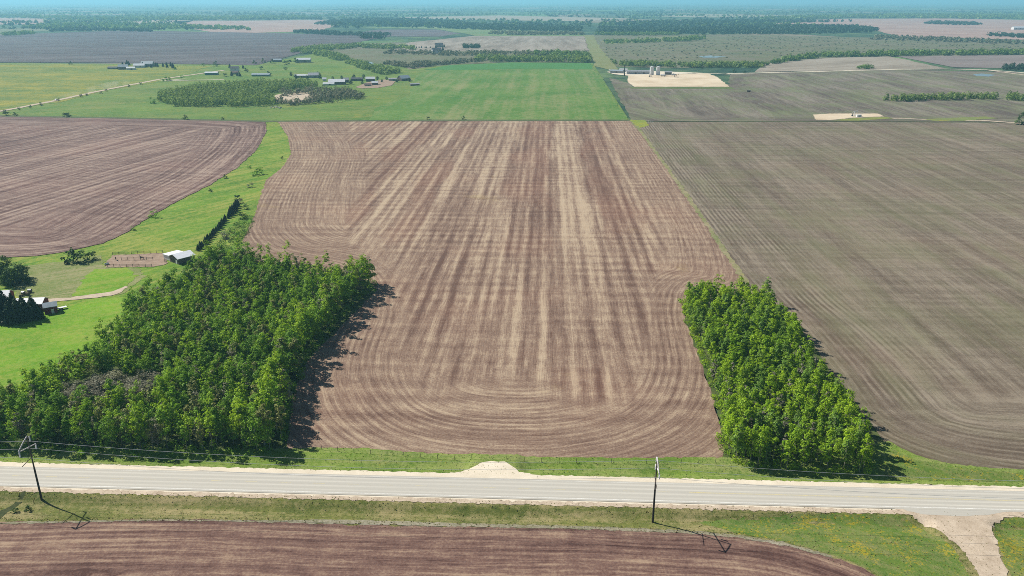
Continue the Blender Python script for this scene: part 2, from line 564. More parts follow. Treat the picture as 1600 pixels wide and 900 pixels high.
def sheet(name, pl, z, mat, step=None, conform=False, attr_fn=None, edge=None, jit=0.0, label=None, kind='structure'):
    """A flat piece of ground of its own: polygon pl at height z (over the bank and ditch when conform)."""
    if edge: pl = resample(pl, edge, jit)
    if step is None:
        V = np.array([(x, y, z) for x, y in pl]); F = [tuple(range(len(pl)))]
        me = mesh_np(name, V, F, mat)
    else:
        A = np.array(pl); lo, hi = A.min(0), A.max(0)
        gx, gy = np.meshgrid(np.arange(lo[0], hi[0], step), np.arange(lo[1], hi[1], step))
        G = np.stack([gx.ravel(), gy.ravel()], 1) + RNG.uniform(-.2, .2, (gx.size, 2)) * step
        G = G[inside(G, pl)]
        G = G[sdf(G, pl) > step * .35]
        pts = [Vector(p) for p in pl] + [Vector((float(a), float(b))) for a, b in G]
        m = len(pl)
        v, e, f, *_ = delaunay_2d_cdt(pts, [], [list(range(m))], 2, 1e-4)
        V2 = np.array([(p.x, p.y) for p in v])
        zz = (height(V2) if conform else np.zeros(len(V2))) + z
        V = np.column_stack([V2, zz])
        F = np.array([t for t in f if len(t) == 3])
        a = V2[F]
        cr = (a[:, 1, 0] - a[:, 0, 0]) * (a[:, 2, 1] - a[:, 0, 1]) - (a[:, 1, 1] - a[:, 0, 1]) * (a[:, 2, 0] - a[:, 0, 0])
        F[cr < 0] = F[cr < 0][:, ::-1]
        me = mesh_np(name, V, F, mat, attr_fn(V2) if attr_fn else None, smooth_shade=conform)
    if step is None and len(me.polygons) and me.polygons[0].normal.z < 0:
        me.flip_normals()
    return tag(obj(name, me), label, None, None, kind)


def tracks(pl, ang, head=40.0, fade=20.0, bands=None, ch=3, all_edge=False, front=None, soft=None, loops=(), headf=None):
    """Attributes of a worked field: passes run at ang from +Y, edge passes up to about head metres in."""
    soft = chaikin(soft or pl, ch)
    ur, uq = np.array([math.sin(ang), math.cos(ang)]), np.array([math.cos(ang), -math.sin(ang)])

    def fn(V2):
        d = sdf(V2, soft)
        d = np.where(inside(V2, soft), d, -d)
        u, v = V2 @ uq, V2 @ ur
        hd = headf(u, v) if headf else head
        m = 1 - smooth(hd, hd + fade, d + 5 * np.sin(u * .06) + 4 * np.sin(v * .045))
        if front is not None:                      # wide turning ground along the front end
            dr = v - front + 3 * np.sin(u * .05)
            m = np.maximum(m, 1 - smooth(30, 52, dr + 6 * np.sin(u * .11)))
        if all_edge: m = np.ones(len(V2))
        for (a_, b_), rad in loops:                # oval turns left where the passes met
            dl = seg_dist(V2, np.array(a_), np.array(b_))
            al = (V2 - np.array(a_)) @ np.array(UQ)
            side = np.sign(float((np.array(b_) - np.array(a_)) @ UQ))
            k_ = (1 - smooth(rad * .75, rad, dl + 2 * np.sin(u * .2))) * (1 - smooth(-2, 9, al * side))
            d = np.where(k_ > .35, rad + 30 - dl, d)
            m = np.maximum(m, k_ * .8)
        b = np.full(len(V2), .5)
        if bands:
            xs, vals = zip(*bands)
            b = np.interp(u + 3 * np.sin(v * .013) + 2 * np.sin(v * .05), xs, vals)
            b = .5 + (b - .5) * (1 - m) * smooth(0, 160, v - 330)
        return {"trk": ('FLOAT_VECTOR', np.column_stack([u, v, m])), "hed": ('FLOAT_VECTOR', np.column_stack([d, b, 0 * d]))}
    return fn


# the whole land: one disc to beyond the horizon
n = N("far_land")
P = n.pos()
f1 = n.noise(P, .0011, 5, .62)
f2 = n.noise(P, .004, 5, .7)
f3 = n.noise(P, .03, 4, .7)
f4 = n.noise(P, .009, 5, .75)
col = n.mix(n.rng(f2, .40, .60), (.025, .065, .04), (.12, .18, .07))
col = n.mix(n.rng(f4, .44, .58, 0, .75), col, (.02, .05, .035))
col = n.mix(n.rng(f3, .5, .7, 0, .5), col, (.16, .19, .10))
vor = n.new("ShaderNodeTexVoronoi"); n.put(vor.inputs["Vector"], P); vor.inputs["Scale"].default_value = .0011
vr = n.sep(vor.outputs["Color"])[0]
fieldmask = n.math('MULTIPLY', n.rng(vr, .66, .70), n.rng(f1, .45, .55))
col = n.mix(n.math('MULTIPLY', fieldmask, .8), col, (.27, .21, .16))
fm2 = n.math('MULTIPLY', n.rng(vr, .22, .18), n.rng(f1, .45, .52))
col = n.mix(n.math('MULTIPLY', fm2, .7), col, (.13, .22, .07))
M['land'] = n.fin(col, .95, None, spec=.1)
k = 96
ring = [(0, 0)] 
V = [(0, 300, -.8)]; F = []
radii = [400, 900, 2000, 5000, 12000, 25000, 55000]
for r in radii:
    V += [(r * math.cos(2 * PI * i / k), 300 + r * math.sin(2 * PI * i / k), -.8) for i in range(k)]
F += [(0, 1 + i, 1 + (i + 1) % k) for i in range(k)]
for j in range(len(radii) - 1):
    a, b = 1 + j * k, 1 + (j + 1) * k
    F += [(a + i, b + i, b + (i + 1) % k, a + (i + 1) % k) for i in range(k)]
tag(obj("ground", mesh_np("ground", np.array(V), F, M['land'])), kind='structure')

# ---- meadow and pasture sheets
M['pasture'] = grass_mat("far_pasture", (.06, .14, .024), (.14, .225, .04), (.22, .215, .07), (.36, .31, .04), .7, .3, .35, .62)
M['crop'] = grass_mat("young_green_crop", (.055, .15, .024), (.13, .22, .045), (.26, .25, .115), None, .75, .22, PI / 2 - TH)
M['yellowpasture'] = grass_mat("dandelion_pasture", (.07, .14, .03), (.14, .20, .04), (.32, .27, .045), (.42, .33, .03), .8, .22, .1, .56)
M['meadow'] = grass_mat("farm_meadow", (.065, .155, .016), (.155, .27, .028), (.33, .31, .075), None, .85, .6, 1.0)
M['lawn'] = grass_mat("bright_lawn", (.09, .22, .012), (.185, .34, .024), (.29, .29, .07), None, .75, .8, .6)
M['drygrass'] = grass_mat("dry_yard_grass", (.12, .17, .04), (.22, .245, .085), (.33, .285, .16), None, .8, 1.0, .6)
M['verge'] = grass_mat("verge_grass", (.08, .15, .02), (.18, .265, .04), (.34, .33, .14), (.34, .26, .02), .62, 1.4, -TH, .71)
M['southverge'] = grass_mat("south_verge_grass", (.075, .10, .022), (.18, .19, .05), (.34, .28, .14), None, .95, 1.4, -TH)
M['flowerverge'] = grass_mat("flowery_verge_grass", (.075, .145, .025), (.15, .21, .04), (.26, .23, .11), (.42, .31, .02), .65, 1.4, -.6, .575)
M['scrubland'] = grass_mat("scrubland_ground", (.085, .11, .05), (.17, .175, .09), (.20, .155, .13), None, .9, .25, .05)
M['row'] = grass_mat("cleared_strip", (.15, .18, .07), (.21, .22, .09), (.25, .22, .11), None, .5, .4, PI / 2 - TH)

Z0 = .0
sheet("pasture", poly([(-700, 215), (-700, 99), (0, 98), (400, 101), (560, 70), (640, 108), (700, 101), (800, 97), (926, 98), (985, 190), (440, 196), (200, 194)]), -.5, M['pasture'])
sheet("pasture", poly([(-600, 183), (-600, 100), (0, 99), (330, 103), (275, 122), (180, 138), (90, 158), (0, 172)]), -.35, M['yellowpasture'], edge=60, jit=4)
sheet("green_field", poly([(650, 118), (672, 108), (700, 101.5), (800, 97.5), (924, 98.5), (983, 187.5), (575, 187.5), (590, 165), (640, 150)]), -.3, M['crop'], edge=30, jit=2)
sheet("green_field", poly([(665, 108.5), (700, 101.8), (800, 97.8), (922, 98.8), (928, 108), (800, 107), (740, 109)]), -.2, grass_mat("fresh_crop_strip", (.055, .17, .04), (.075, .20, .05), (.09, .2, .06), None, .3, .4, -TH), edge=20, jit=2)

# the grass corridor between the two brown fields, with the farmyard
sheet("meadow", poly([(414, 188), (436, 188), (452, 214), (458, 240), (442, 264), (418, 282), (408, 312), (400, 337), (384, 374), (420, 400), (600, 440), (520, 540), (462, 703), (300, 703), (0, 697), (-250, 690), (-420, 400), (100, 388), (160, 376), (200, 358), (240, 331), (285, 306), (330, 284), (370, 258), (398, 232), (413, 205)]), -.25, M['meadow'], edge=4, jit=.4)
sheet("yard_grass", poly([(30, 415), (100, 408), (160, 398), (165, 416), (220, 418), (225, 432), (190, 460), (100, 468), (30, 470), (20, 440)]), -.18, M['drygrass'], edge=2.6, jit=.65)
sheet("lawn", poly([(-120, 640), (-120, 500), (30, 500), (95, 480), (150, 466), (195, 464), (240, 450), (200, 560), (0, 660)]), -.14, M['lawn'], edge=2.6, jit=.6)
sheet("meadow", poly([(112, 462), (128, 438), (148, 420), (195, 418), (215, 430), (190, 452), (150, 460)]), -.12, M['lawn'], edge=2.6, jit=.6)
sheet("track", poly([(20, 470), (60, 467), (110, 464.5), (150, 458.5), (176, 455), (196, 446), (200, 448), (184, 459), (150, 465), (100, 469), (60, 475)]), -.08, M['brgravel'], edge=2.2, jit=.3)
sheet("paddock", poly([(176, 398), (255, 395), (262, 412), (240, 416), (166, 417), (168, 408)]), -.10, M['dirt'], edge=2, jit=.3)

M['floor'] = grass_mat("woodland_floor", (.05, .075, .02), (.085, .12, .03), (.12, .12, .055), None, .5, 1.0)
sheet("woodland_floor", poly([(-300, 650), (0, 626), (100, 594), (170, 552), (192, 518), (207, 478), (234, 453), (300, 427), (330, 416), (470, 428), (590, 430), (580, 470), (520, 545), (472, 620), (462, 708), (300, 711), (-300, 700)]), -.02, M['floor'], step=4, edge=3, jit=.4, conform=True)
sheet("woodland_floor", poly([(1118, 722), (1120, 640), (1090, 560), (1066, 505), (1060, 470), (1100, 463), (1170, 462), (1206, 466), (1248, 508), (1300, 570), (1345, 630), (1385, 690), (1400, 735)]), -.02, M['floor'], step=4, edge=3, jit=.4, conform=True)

# ---- worked fields
main_px = [(470, 704), (490, 703), (560, 704), (700, 713), (850, 718), (1000, 719), (1090, 718), (1128, 714), (1132, 700),
           (1122, 650), (1104, 590), (1082, 530), (1066, 490), (1068, 472), (1110, 468), (1172, 468), (1164, 440), (1100, 345), (1050, 273), (999, 203), (986, 189),
           (434, 190), (450, 214), (455, 240), (440, 263), (416, 281), (405, 311), (398, 336), (380, 373), (376, 396), (420, 418), (520, 432), (575, 438), (590, 452), (534, 510), (482, 560), (456, 620), (452, 660), (450, 700)]
main_pl = poly(main_px)


def qpx(px, py): return float(np.dot(np.array(at(px, py)), UQ))


bands = [(qpx(x, 200), b) for x, b in ((434, .5), (560, .55), (585, .25), (604, .25), (614, .8), (642, .75), (652, .15), (678, .1), (688, .75), (712, .7), (722, .1), (742, .15), (748, .8), (806, .7), (820, .2), (858, .1), (866, .95), (900, .9), (906, .1), (936, .3), (950, .55), (985, .7), (1010, .6))]
M['stubble'] = field_mat("stubble_field_soil", (.118, .070, .052), (.232, .158, .114), (.42, .325, .222), (.26, .11, .07), (.33, .25, .08), .72, .42, .16, 1.0, None, 0.0, 1.5, rows=(5.3, .2), xrows=(11., .10), arcs=(2.6, .12), calm_edges=True)
sheet("field", main_pl, 0.0, M['stubble'], step=3.2, edge=3, jit=.35, attr_fn=tracks(main_pl, TH, 19, 14, bands, 4, False, float(np.dot(np.array(at(820, 718)), UR)),
      poly([(452, 708), (1138, 722), (1056, 440), (1168, 437), (986, 187), (940, 120), (400, 120), (430, 180), (450, 214), (455, 240), (440, 263), (405, 311), (376, 392), (600, 420)]),
      (), lambda u, v: 13 + 40 * smooth(345, 420, v) * (1 - smooth(qpx(560, 300), qpx(640, 300), u))))

left_pl = poly([(-500, 172), (0, 181), (200, 184.5), (415, 189.5), (417, 205), (400, 235), (370, 262), (330, 288), (285, 310), (240, 335), (200, 362), (160, 380), (110, 392), (55, 400), (-30, 404), (-500, 408)])
M['leftsoil'] = field_mat("left_field_soil", (.080, .043, .038), (.180, .117, .098), (.35, .262, .205), (.20, .08, .065), None, .85, .45, .5, rows=(6.5, .12), xrows=(9., .08), arcs=(4.5, .14))
sheet("field", left_pl, 0.0, M['leftsoil'], step=7.0, edge=4, jit=.4, attr_fn=tracks(left_pl, math.radians(13.5), 45, 25, None, 2))

front_px = [(-500, 806), (-60, 818), (100, 815), (260, 812), (420, 815), (560, 820), (700, 822), (900, 826), (1060, 831), (1150, 838), (1230, 851), (1300, 871), (1345, 888), (1390, 910), (1440, 945), (1470, 1010), (-500, 1010)]
front_pl = poly(front_px)
M['frontsoil'] = field_mat("front_field_soil", (.080, .043, .036), (.175, .105, .082), (.34, .24, .165), None, None, .85, .3, .5, arcs=(1.9, .14))
sheet("field", front_pl, 0.09, M['frontsoil'], step=3.0, edge=2, jit=.3, attr_fn=tracks(front_pl, PI / 2 + TH, 200, 10, None, 2, True), conform=True)

right_px = [(1161, 438), (1100, 345), (1050, 273), (999, 203), (990, 190.5), (1250, 190.5), (1700, 192), (2200, 195), (2500, 760), (1700, 744), (1600, 737), (1540, 734), (1480, 728), (1430, 716), (1395, 702), (1368, 672), (1330, 620), (1290, 570), (1246, 505), (1205, 468), (1172, 468)]
right_pl = poly(right_px)
M['rightsoil'] = field_mat("right_field_soil", (.105, .080, .058), (.170, .138, .102), (.26, .218, .162), (.19, .11, .075), None, .8, .7, .22, .8, (.135, .150, .065), .38, 1.5, rows=(4.2, .04), arcs=(2.6, .36))
sheet("field", right_pl, 0.0, M['rightsoil'], step=7.0, edge=4, jit=.4, attr_fn=tracks(right_pl, TH, 34, 14, None, 4, soft=poly([(1161, 438), (985, 187), (940, 115), (2300, 115), (2500, 762), (1990, 750), (1400, 735), (1270, 540)])))

upper_pl = poly([(987, 189), (952, 122), (985, 130), (990, 137), (1136, 137), (1142, 114.5), (1400, 108.5), (1600, 113), (2200, 125), (2200, 194), (1700, 190.5), (1250, 189)])
M['uppersoil'] = field_mat("upper_field_soil", (.10, .08, .065), (.16, .135, .105), (.24, .205, .165), None, None, 1.2, .1, .15, .35, (.16, .20, .08), .5)
sheet("field", upper_pl, -.05, M['uppersoil'], step=25.0, edge=20, jit=1, attr_fn=tracks(upper_pl, TH, 25, 15, None, 1))

greyf_pl = poly([(-700, 97), (0, 97), (150, 97.5), (400, 101.5), (470, 83), (545, 68), (610, 56.5), (430, 51.5), (200, 47.5), (0, 54), (-700, 62)])
M['greysoil'] = field_mat("grey_tilled_soil", (.066, .052, .06), (.10, .083, .088), (.155, .132, .134), None, None, 1.2, .3, .1, .25)
sheet("field", greyf_pl, -.1, M['greysoil'], step=60.0, edge=50, jit=3, attr_fn=tracks(greyf_pl, math.radians(75), 10, 15, None, 1))
strip_pl = poly([(610, 79), (640, 66), (740, 56), (912, 56.5), (920, 79), (760, 80)])
sheet("field", strip_pl, -.1, field_mat("strip_cropped_soil", (.17, .14, .11), (.25, .21, .17), (.34, .30, .25), None, None, 1.2, .1, .1, .22), step=50.0, edge=40, jit=2, attr_fn=tracks(strip_pl, TH, 5, 10, None, 1))
tan_pl = poly([(1180, 112), (1195, 98), (1300, 90), (1390, 88), (1480, 107), (1400, 108), (1260, 111)])
sheet("field", tan_pl, -.1, field_mat("tan_field_soil", (.20, .165, .125), (.285, .245, .19), (.36, .32, .26), None, None, .9, .1, .1, .25), step=40.0, edge=40, jit=2, attr_fn=tracks(tan_pl, math.radians(60), 5, 10, None, 1))
plum_pl = poly([(1400, 87.5), (1600, 86), (2100, 86), (2100, 105), (1600, 107), (1490, 105)])
sheet("field", plum_pl, -.1, field_mat("plum_field_soil", (.15, .12, .11), (.21, .175, .16), (.26, .22, .20), None, None, .8, .1, .1, .25), step=60.0, edge=60, jit=2, attr_fn=tracks(plum_pl, math.radians(80), 5, 10, None, 1))


def plain_field(name, px, a, b, z=-.3, sc=.006):
    n = N("soil_" + name)
    P = n.pos()
    return sheet("field", poly(px), z, n.fin(n.mix(n.rng(n.noise(P, sc, 5, .7), .35, .65), a, b), .95, None, spec=.1), edge=120, jit=5)


PINK_A, PINK_B = (.30, .20, .17), (.40, .28, .23)
plain_field("pink_far_right", [(1190, 33), (1330, 29), (1480, 29.5), (1600, 33), (2300, 40), (2300, 62), (1600, 62), (1500, 59), (1420, 60), (1370, 48), (1250, 42)], PINK_A, PINK_B)
plain_field("pink_upper_right", [(1330, 29.5), (1470, 28.5), (1600, 31), (2300, 33), (2300, 38), (1600, 36)], PINK_A, PINK_B, -.2)
plain_field("pink_left", [(-500, 39), (-500, 29), (0, 28), (60, 29), (86, 33), (60, 38)], PINK_A, PINK_B)
plain_field("pink_middle", [(270, 33), (400, 32), (500, 31), (530, 38), (500, 48), (400, 51), (330, 50), (290, 43)], PINK_A, PINK_B)
plain_field("tan_left", [(195, 28.5), (230, 28), (300, 33), (280, 38), (200, 37)], (.30, .24, .19), (.38, .31, .25))
plain_field("tan_centre", [(620, 27), (780, 24), (990, 29), (915, 33), (720, 31)], (.27, .24, .18), (.34, .29, .23))
plain_field("tan_ribbon", [(1010, 25), (1110, 22), (1260, 24.5), (1230, 27.5), (1080, 27)], (.24, .24, .16), (.32, .29, .22))
plain_field("mauve_middle", [(530, 56), (590, 46), (680, 46), (720, 52), (690, 57)], (.10, .085, .095), (.15, .125, .13))
plain_field("green_middle", [(560, 43), (640, 41), (900, 48), (915, 56), (740, 56), (720, 51), (680, 45)], (.12, .19, .07), (.18, .22, .10))
plain_field("green_left", [(-300, 54), (0, 52), (60, 48), (240, 49), (190, 46), (60, 44), (-300, 49)], (.12, .16, .08), (.20, .19, .12))
sheet("scrubland", poly([(945, 103), (925, 72), (930, 55), (1140, 53), (1420, 60), (1560, 66), (2100, 68), (2100, 86), (1600, 85), (1350, 89), (1200, 101), (1060, 106)]), -.35, M['scrubland'], edge=80, jit=4)
sheet("scrubland", poly([(500, 80), (560, 70), (640, 76), (920, 80), (925, 97), (800, 96), (700, 101), (650, 107), (560, 95)]), -.32, M['scrubland'], edge=40, jit=3)
sheet("cleared_strip", poly([(912, 55), (928, 55), (936, 72), (966, 106), (955, 110), (930, 103), (918, 72)]), -.22, M['row'], edge=30, jit=2)
sheet("meadow", poly([(940, 64), (1060, 56), (1110, 60), (1020, 66), (950, 69)]), -.25, grass_mat("scrub_clearing", (.15, .17, .08), (.21, .21, .10), (.24, .21, .12), None, .5, .3), edge=40, jit=3)

# ---- field boundary weeds (a narrow grassy balk between the brown and the right field)
bl = [(986, 189), (999, 203), (1050, 273), (1100, 345), (1140, 405), (1166, 440)]
balk = [(x - 1.5 - y * .004, y) for x, y in bl] + [(x + 1.5 + y * .008, y) for x, y in reversed(bl)]
sheet("balk", poly(balk), .06, grass_mat("balk_grass", (.14, .17, .06), (.24, .22, .11), (.34, .28, .18), (.36, .28, .03), .8, 1.2, None, .64), edge=2.5, jit=.5)
sheet("meadow", poly([(983, 187), (1008, 188), (1014, 196), (999, 200)]), .08, grass_mat("dandelion_corner", (.14, .22, .04), (.2, .25, .05), (.28, .26, .06), (.42, .33, .02), .6, .6, None, .5), edge=3, jit=.5)
sheet("balk", poly([(985, 188.9), (1250, 189.6), (1700, 191), (1700, 191.7), (1250, 190.4), (985, 189.8)]), .05, grass_mat("fence_line_grass", (.06, .07, .035), (.09, .10, .04), (.13, .11, .07), None, .5, .5), edge=20, jit=.3)
sheet("balk", poly([(-500, 171), (0, 180), (200, 183.5), (416, 188.5), (700, 186.8), (985, 187), (985, 189), (700, 189), (416, 190.6), (200, 185.6), (0, 182), (-500, 173)]), .05, grass_mat("hay_line_grass", (.06, .09, .035), (.10, .13, .05), (.15, .13, .08), None, .5, .5), edge=8, jit=.5)

# ---- roadside: verges over the bank and ditch, gravel shoulders, pavement, lines
def road_strip(s0, s1, l0=-420, l1=420, jit0=0.0, jit1=0.0, step=2.0):
    ls = np.arange(l0, l1 + step, step)
    a = [tuple(UQ * l + UR * (ROAD_R + s0 + RNG.normal(0, jit0) if jit0 else ROAD_R + s0)) for l in ls]
    b = [tuple(UQ * l + UR * (ROAD_R + s1 + RNG.normal(0, jit1) if jit1 else ROAD_R + s1)) for l in ls[::-1]]
    return [(float(x), float(y)) for x, y in a + b]


def ribbon(name, pl, z, mat, rows=1, kind='structure', parent=None, label=None):
    """A strip between two equal-length edges, following the ground's height."""
    n = len(pl) // 2
    A, B = np.array(pl[:n]), np.array(pl[n:][::-1])
    V, F = [], []
    for j in range(rows + 1):
        Q = A + (B - A) * j / rows
        V.append(np.column_stack([Q, height(Q) + z]))
    V = np.concatenate(V)
    for j in range(rows):
        for i in range(n - 1):
            F.append((j * n + i, j * n + i + 1, (j + 1) * n + i + 1, (j + 1) * n + i))
    o = obj(name, mesh_np(name, V, F, mat), parent)
    return tag(o, label, None, None, kind)


north_px = [(-250, 690), (0, 698), (300, 703), (470, 700.5), (490, 699.5), (560, 700.5), (700, 709.5), (850, 714.5), (1000, 715.5), (1090, 714.5), (1130, 714), (1200, 720), (1390, 690), (1430, 711), (1480, 724), (1540, 730.5), (1600, 733.5), (1850, 742)]
npl = poly(north_px) + [tuple(map(float, UQ * l + UR * (ROAD_R + 6.2))) for l in (250, 170, 90, 0, -90, -170, -250)]
sheet("verge", npl, .05, M['verge'], step=1.1, edge=1.2, jit=.22, conform=True)
spl = [tuple(map(float, UQ * l + UR * (ROAD_R - 5.9))) for l in (-250, -170, -90, 0, 90, 170, 250)] + poly([(1900, 860), (1900, 1020), (1500, 1020), (1420, 945), (1370, 912), (1335, 893), (1292, 876), (1226, 856), (1148, 843), (1058, 836), (900, 831), (700, 827), (560, 825), (420, 820), (260, 817), (100, 820), (-60, 823), (-300, 816)])
sheet("verge", spl, .05, M['southverge'], step=1.1, edge=1.2, jit=.25, conform=True)
sheet("verge", poly([(1090, 812), (1200, 808), (1330, 806), (1405, 808), (1440, 822), (1485, 855), (1520, 908), (1535, 960), (1420, 960), (1390, 908), (1340, 882), (1290, 864), (1225, 846), (1150, 834)]), .085, M['flowerverge'], step=1.1, edge=1.2, jit=.3, conform=True)
sheet("verge", poly([(1553, 826), (1570, 812), (1640, 812), (1900, 830), (1900, 1000), (1600, 1000), (1580, 905), (1562, 860)]), .085, M['flowerverge'], step=1.1, edge=1.2, jit=.3, conform=True)
sheet("verge", poly([(1395, 703), (1430, 718), (1480, 730), (1540, 736), (1600, 739), (1900, 748), (1900, 757), (1600, 752), (1400, 747), (1370, 735)]), .085, M['flowerverge'], step=1.1, edge=1.2, jit=.3, conform=True)

ribbon("shoulder", road_strip(-6.5, 6.5, l0=-260, l1=260, jit0=.15, jit1=.16, step=.8), .085, M['gravel'], rows=14)
ribbon("shoulder", road_strip(-6.9, -5.3, l0=-260, l1=260, jit0=.22, jit1=.2, step=.7), .10, M['brgravel'], rows=5)
sheet("approach", poly([(690, 741), (720, 738), (742, 729), (756, 722.5), (772, 721), (789, 722), (800, 729), (812, 738), (840, 744), (840, 752), (690, 750)], .5), .15, M['gravel'], step=1.2, edge=.8, jit=.14, conform=True)
sheet("side_road", poly([(1385, 793), (1420, 805), (1462, 826), (1500, 855), (1525, 888), (1536, 910), (1560, 1000), (1625, 1000), (1580, 905), (1562, 865), (1551, 832), (1552, 818), (1575, 808), (1640, 802), (1640, 796), (1385, 788)], .45), .155, M['brgravel'], step=1.2, edge=.7, jit=.28, conform=True)
hw = road_strip(-4.75, 4.35, step=4)
ribbon("road", hw, .17, M['asphalt'], rows=2)
sheet("road", poly([(1398, 790), (1418, 799), (1440, 804.5), (1500, 807.5), (1545, 805.5), (1562, 801.5), (1590, 799), (1590, 790)], .6), .163, M['asphalt'], step=2, edge=1.2, jit=.06, conform=True)
ribbon("road_marking", road_strip(3.72, 3.86, step=4), .176, M['whiteline'])
ribbon("road_marking", road_strip(-4.12, -3.72, l0=-420, l1=206, step=4), .176, M['whiteline'])
ribbon("road_marking", road_strip(-4.12, -3.72, l0=232, l1=420, step=4), .176, M['whiteline'])
Vd, Fd = [], []
for i, l in enumerate(np.arange(-420, 40, 9.0)):
    for s0, s1, a, b in ((-.07, .07, l, l + 3.2),):
        Q = [UQ * a + UR * (ROAD_R + s0), UQ * b + UR * (ROAD_R + s0), UQ * b + UR * (ROAD_R + s1), UQ * a + UR * (ROAD_R + s1)]
        k0 = len(Vd); Vd += [(q[0], q[1], .776) for q in Q]; Fd.append((k0, k0 + 1, k0 + 2, k0 + 3))
for s0, s1 in ((-.17, -.05), (.05, .17)):
    Q = [UQ * 38 + UR * (ROAD_R + s0), UQ * 420 + UR * (ROAD_R + s0), UQ * 420 + UR * (ROAD_R + s1), UQ * 38 + UR * (ROAD_R + s1)]
    k0 = len(Vd); Vd += [(q[0], q[1], .776) for q in Q]; Fd.append((k0, k0 + 1, k0 + 2, k0 + 3))
tag(obj("road_marking", mesh_np("road_marking", np.array(Vd), Fd, M['yellowline'])), kind='structure')


# ---- other roads, pads and ponds
def lane(name, px, w, z, mat, jit=.2, step=6):
    A = np.array(poly(px))
    P = []
    for i in range(len(A) - 1):
        L = np.linalg.norm(A[i + 1] - A[i]); kk = max(1, int(L / step))
        P += [A[i] + (A[i + 1] - A[i]) * j / kk for j in range(kk)]
    P = np.array(P + [A[-1]])
    D = np.gradient(P, axis=0); D /= np.linalg.norm(D, axis=1)[:, None]
    Nn = np.column_stack([-D[:, 1], D[:, 0]])
    a = P + Nn * (w / 2 + RNG.normal(0, jit, (len(P), 1))); b = P - Nn * (w / 2 + RNG.normal(0, jit, (len(P), 1)))
    V = np.concatenate([np.column_stack([a, np.full(len(a), z)]), np.column_stack([b, np.full(len(b), z)])])
    m = len(P)
    F = [(i, m + i, m + i + 1, i + 1) for i in range(m - 1)]
    me = mesh_np(name, V, F, mat)
    if me.polygons[0].normal.z < 0: me.flip_normals()
    return tag(obj(name, me), kind='structure')


lane("lane", [(-400, 222), (0, 173.5), (60, 162), (90, 156), (150, 143), (200, 133), (250, 123.5), (290, 118), (350, 109.5)], 7.5, -.18, M['brgravel'], .5)
lane("lane", [(1136, 115), (1260, 112), (1400, 108.3), (1480, 107.8), (1540, 109), (1600, 113.5), (1800, 126)], 9, .02, M['gravel'], .6, 12)
lane("lane", [(1540, 109), (1600, 117), (1800, 135)], 7, .0, M['brgravel'], .6, 12)
lane("lane", [(350, 124), (250, 126), (290, 123)], 5, -.16, M['gravel'], .4, 12)
lane("lane", [(1141, 116), (1120, 115), (1000, 113)], 6, -.0, M['gravel'], .4, 12)
lane("lane", [(1366, 184), (1410, 185), (1470, 188), (1540, 188.5), (1700, 200)], 5, .06, M['brgravel'], .6, 5)
sheet("pad", poly([(982, 118), (1105, 114.5), (1120, 120), (1140, 135.5), (990, 135.5), (980, 127)]), .05, M['pad'], edge=6, jit=.6)
sheet("pad", poly([(948, 112), (985, 110), (1050, 112), (1100, 114), (985, 118.5), (960, 116)]), .03, M['gravel'], edge=6, jit=.6)
sheet("pad", poly([(1270, 179), (1300, 177.5), (1372, 177.5), (1382, 182), (1330, 184), (1300, 187.5), (1275, 187)]), .06, M['pad'], edge=3, jit=.6)
sheet("balk", poly([(985, 136), (1142, 136), (1150, 139), (985, 138.5)]), .04, grass_mat("pad_bank_grass", (.08, .12, .04), (.12, .16, .05), (.2, .18, .08), None, .4, .5), edge=6, jit=.6)
sheet("balk", poly([(1300, 188), (1335, 184.5), (1385, 182.5), (1395, 185), (1340, 188.5)]), .065, grass_mat("well_pad_grass", (.15, .19, .05), (.22, .24, .06), (.3, .26, .09), (.36, .28, .04), .5, .5), edge=3, jit=.5)
sheet("balk", poly([(1440, 186), (1540, 182), (1560, 185), (1500, 189), (1460, 189)]), .065, grass_mat("swale_grass", (.12, .17, .06), (.17, .21, .07), (.26, .24, .08), (.36, .28, .04), .5, .5), edge=4, jit=.6)
sheet("pond", poly([(1090, 88), (1110, 86.5), (1135, 88.5), (1120, 90), (1100, 90)]), -.1, M['water'], edge=10, jit=.8)
sheet("pond", poly([(1520, 116), (1535, 114.8), (1556, 117), (1545, 119.5), (1525, 118.5)]), .02, M['water'], edge=5, jit=.5)
sheet("pond", poly([(569, 95.5), (580, 96.8), (585, 99), (575, 101), (577, 98)]), -.1, M['water'], edge=5, jit=.5)

# ------------------------------------------------------------------ foliage builders
def quads(cent, nrm, size, rng):
    """Leaf-clump faces: centres (n,3), normals (n,3), sizes (n,)."""
    n = len(cent)
    nrm = nrm / (np.linalg.norm(nrm, axis=1)[:, None] + 1e-9)
    t = rng.normal(size=(n, 3))
    a = np.cross(nrm, t); a /= (np.linalg.norm(a, axis=1)[:, None] + 1e-9)
    b = np.cross(nrm, a)
    s = size[:, None]
    asp = rng.uniform(.55, 1.0, (n, 1))
    V = np.stack([cent - a * s - b * s * asp * .6, cent + a * s * .5 - b * s * asp, cent + a * s + b * s * asp * .6, cent - a * s * .5 + b * s * asp], 1).reshape(-1, 3)
    return V, np.arange(n * 4).reshape(n, 4)


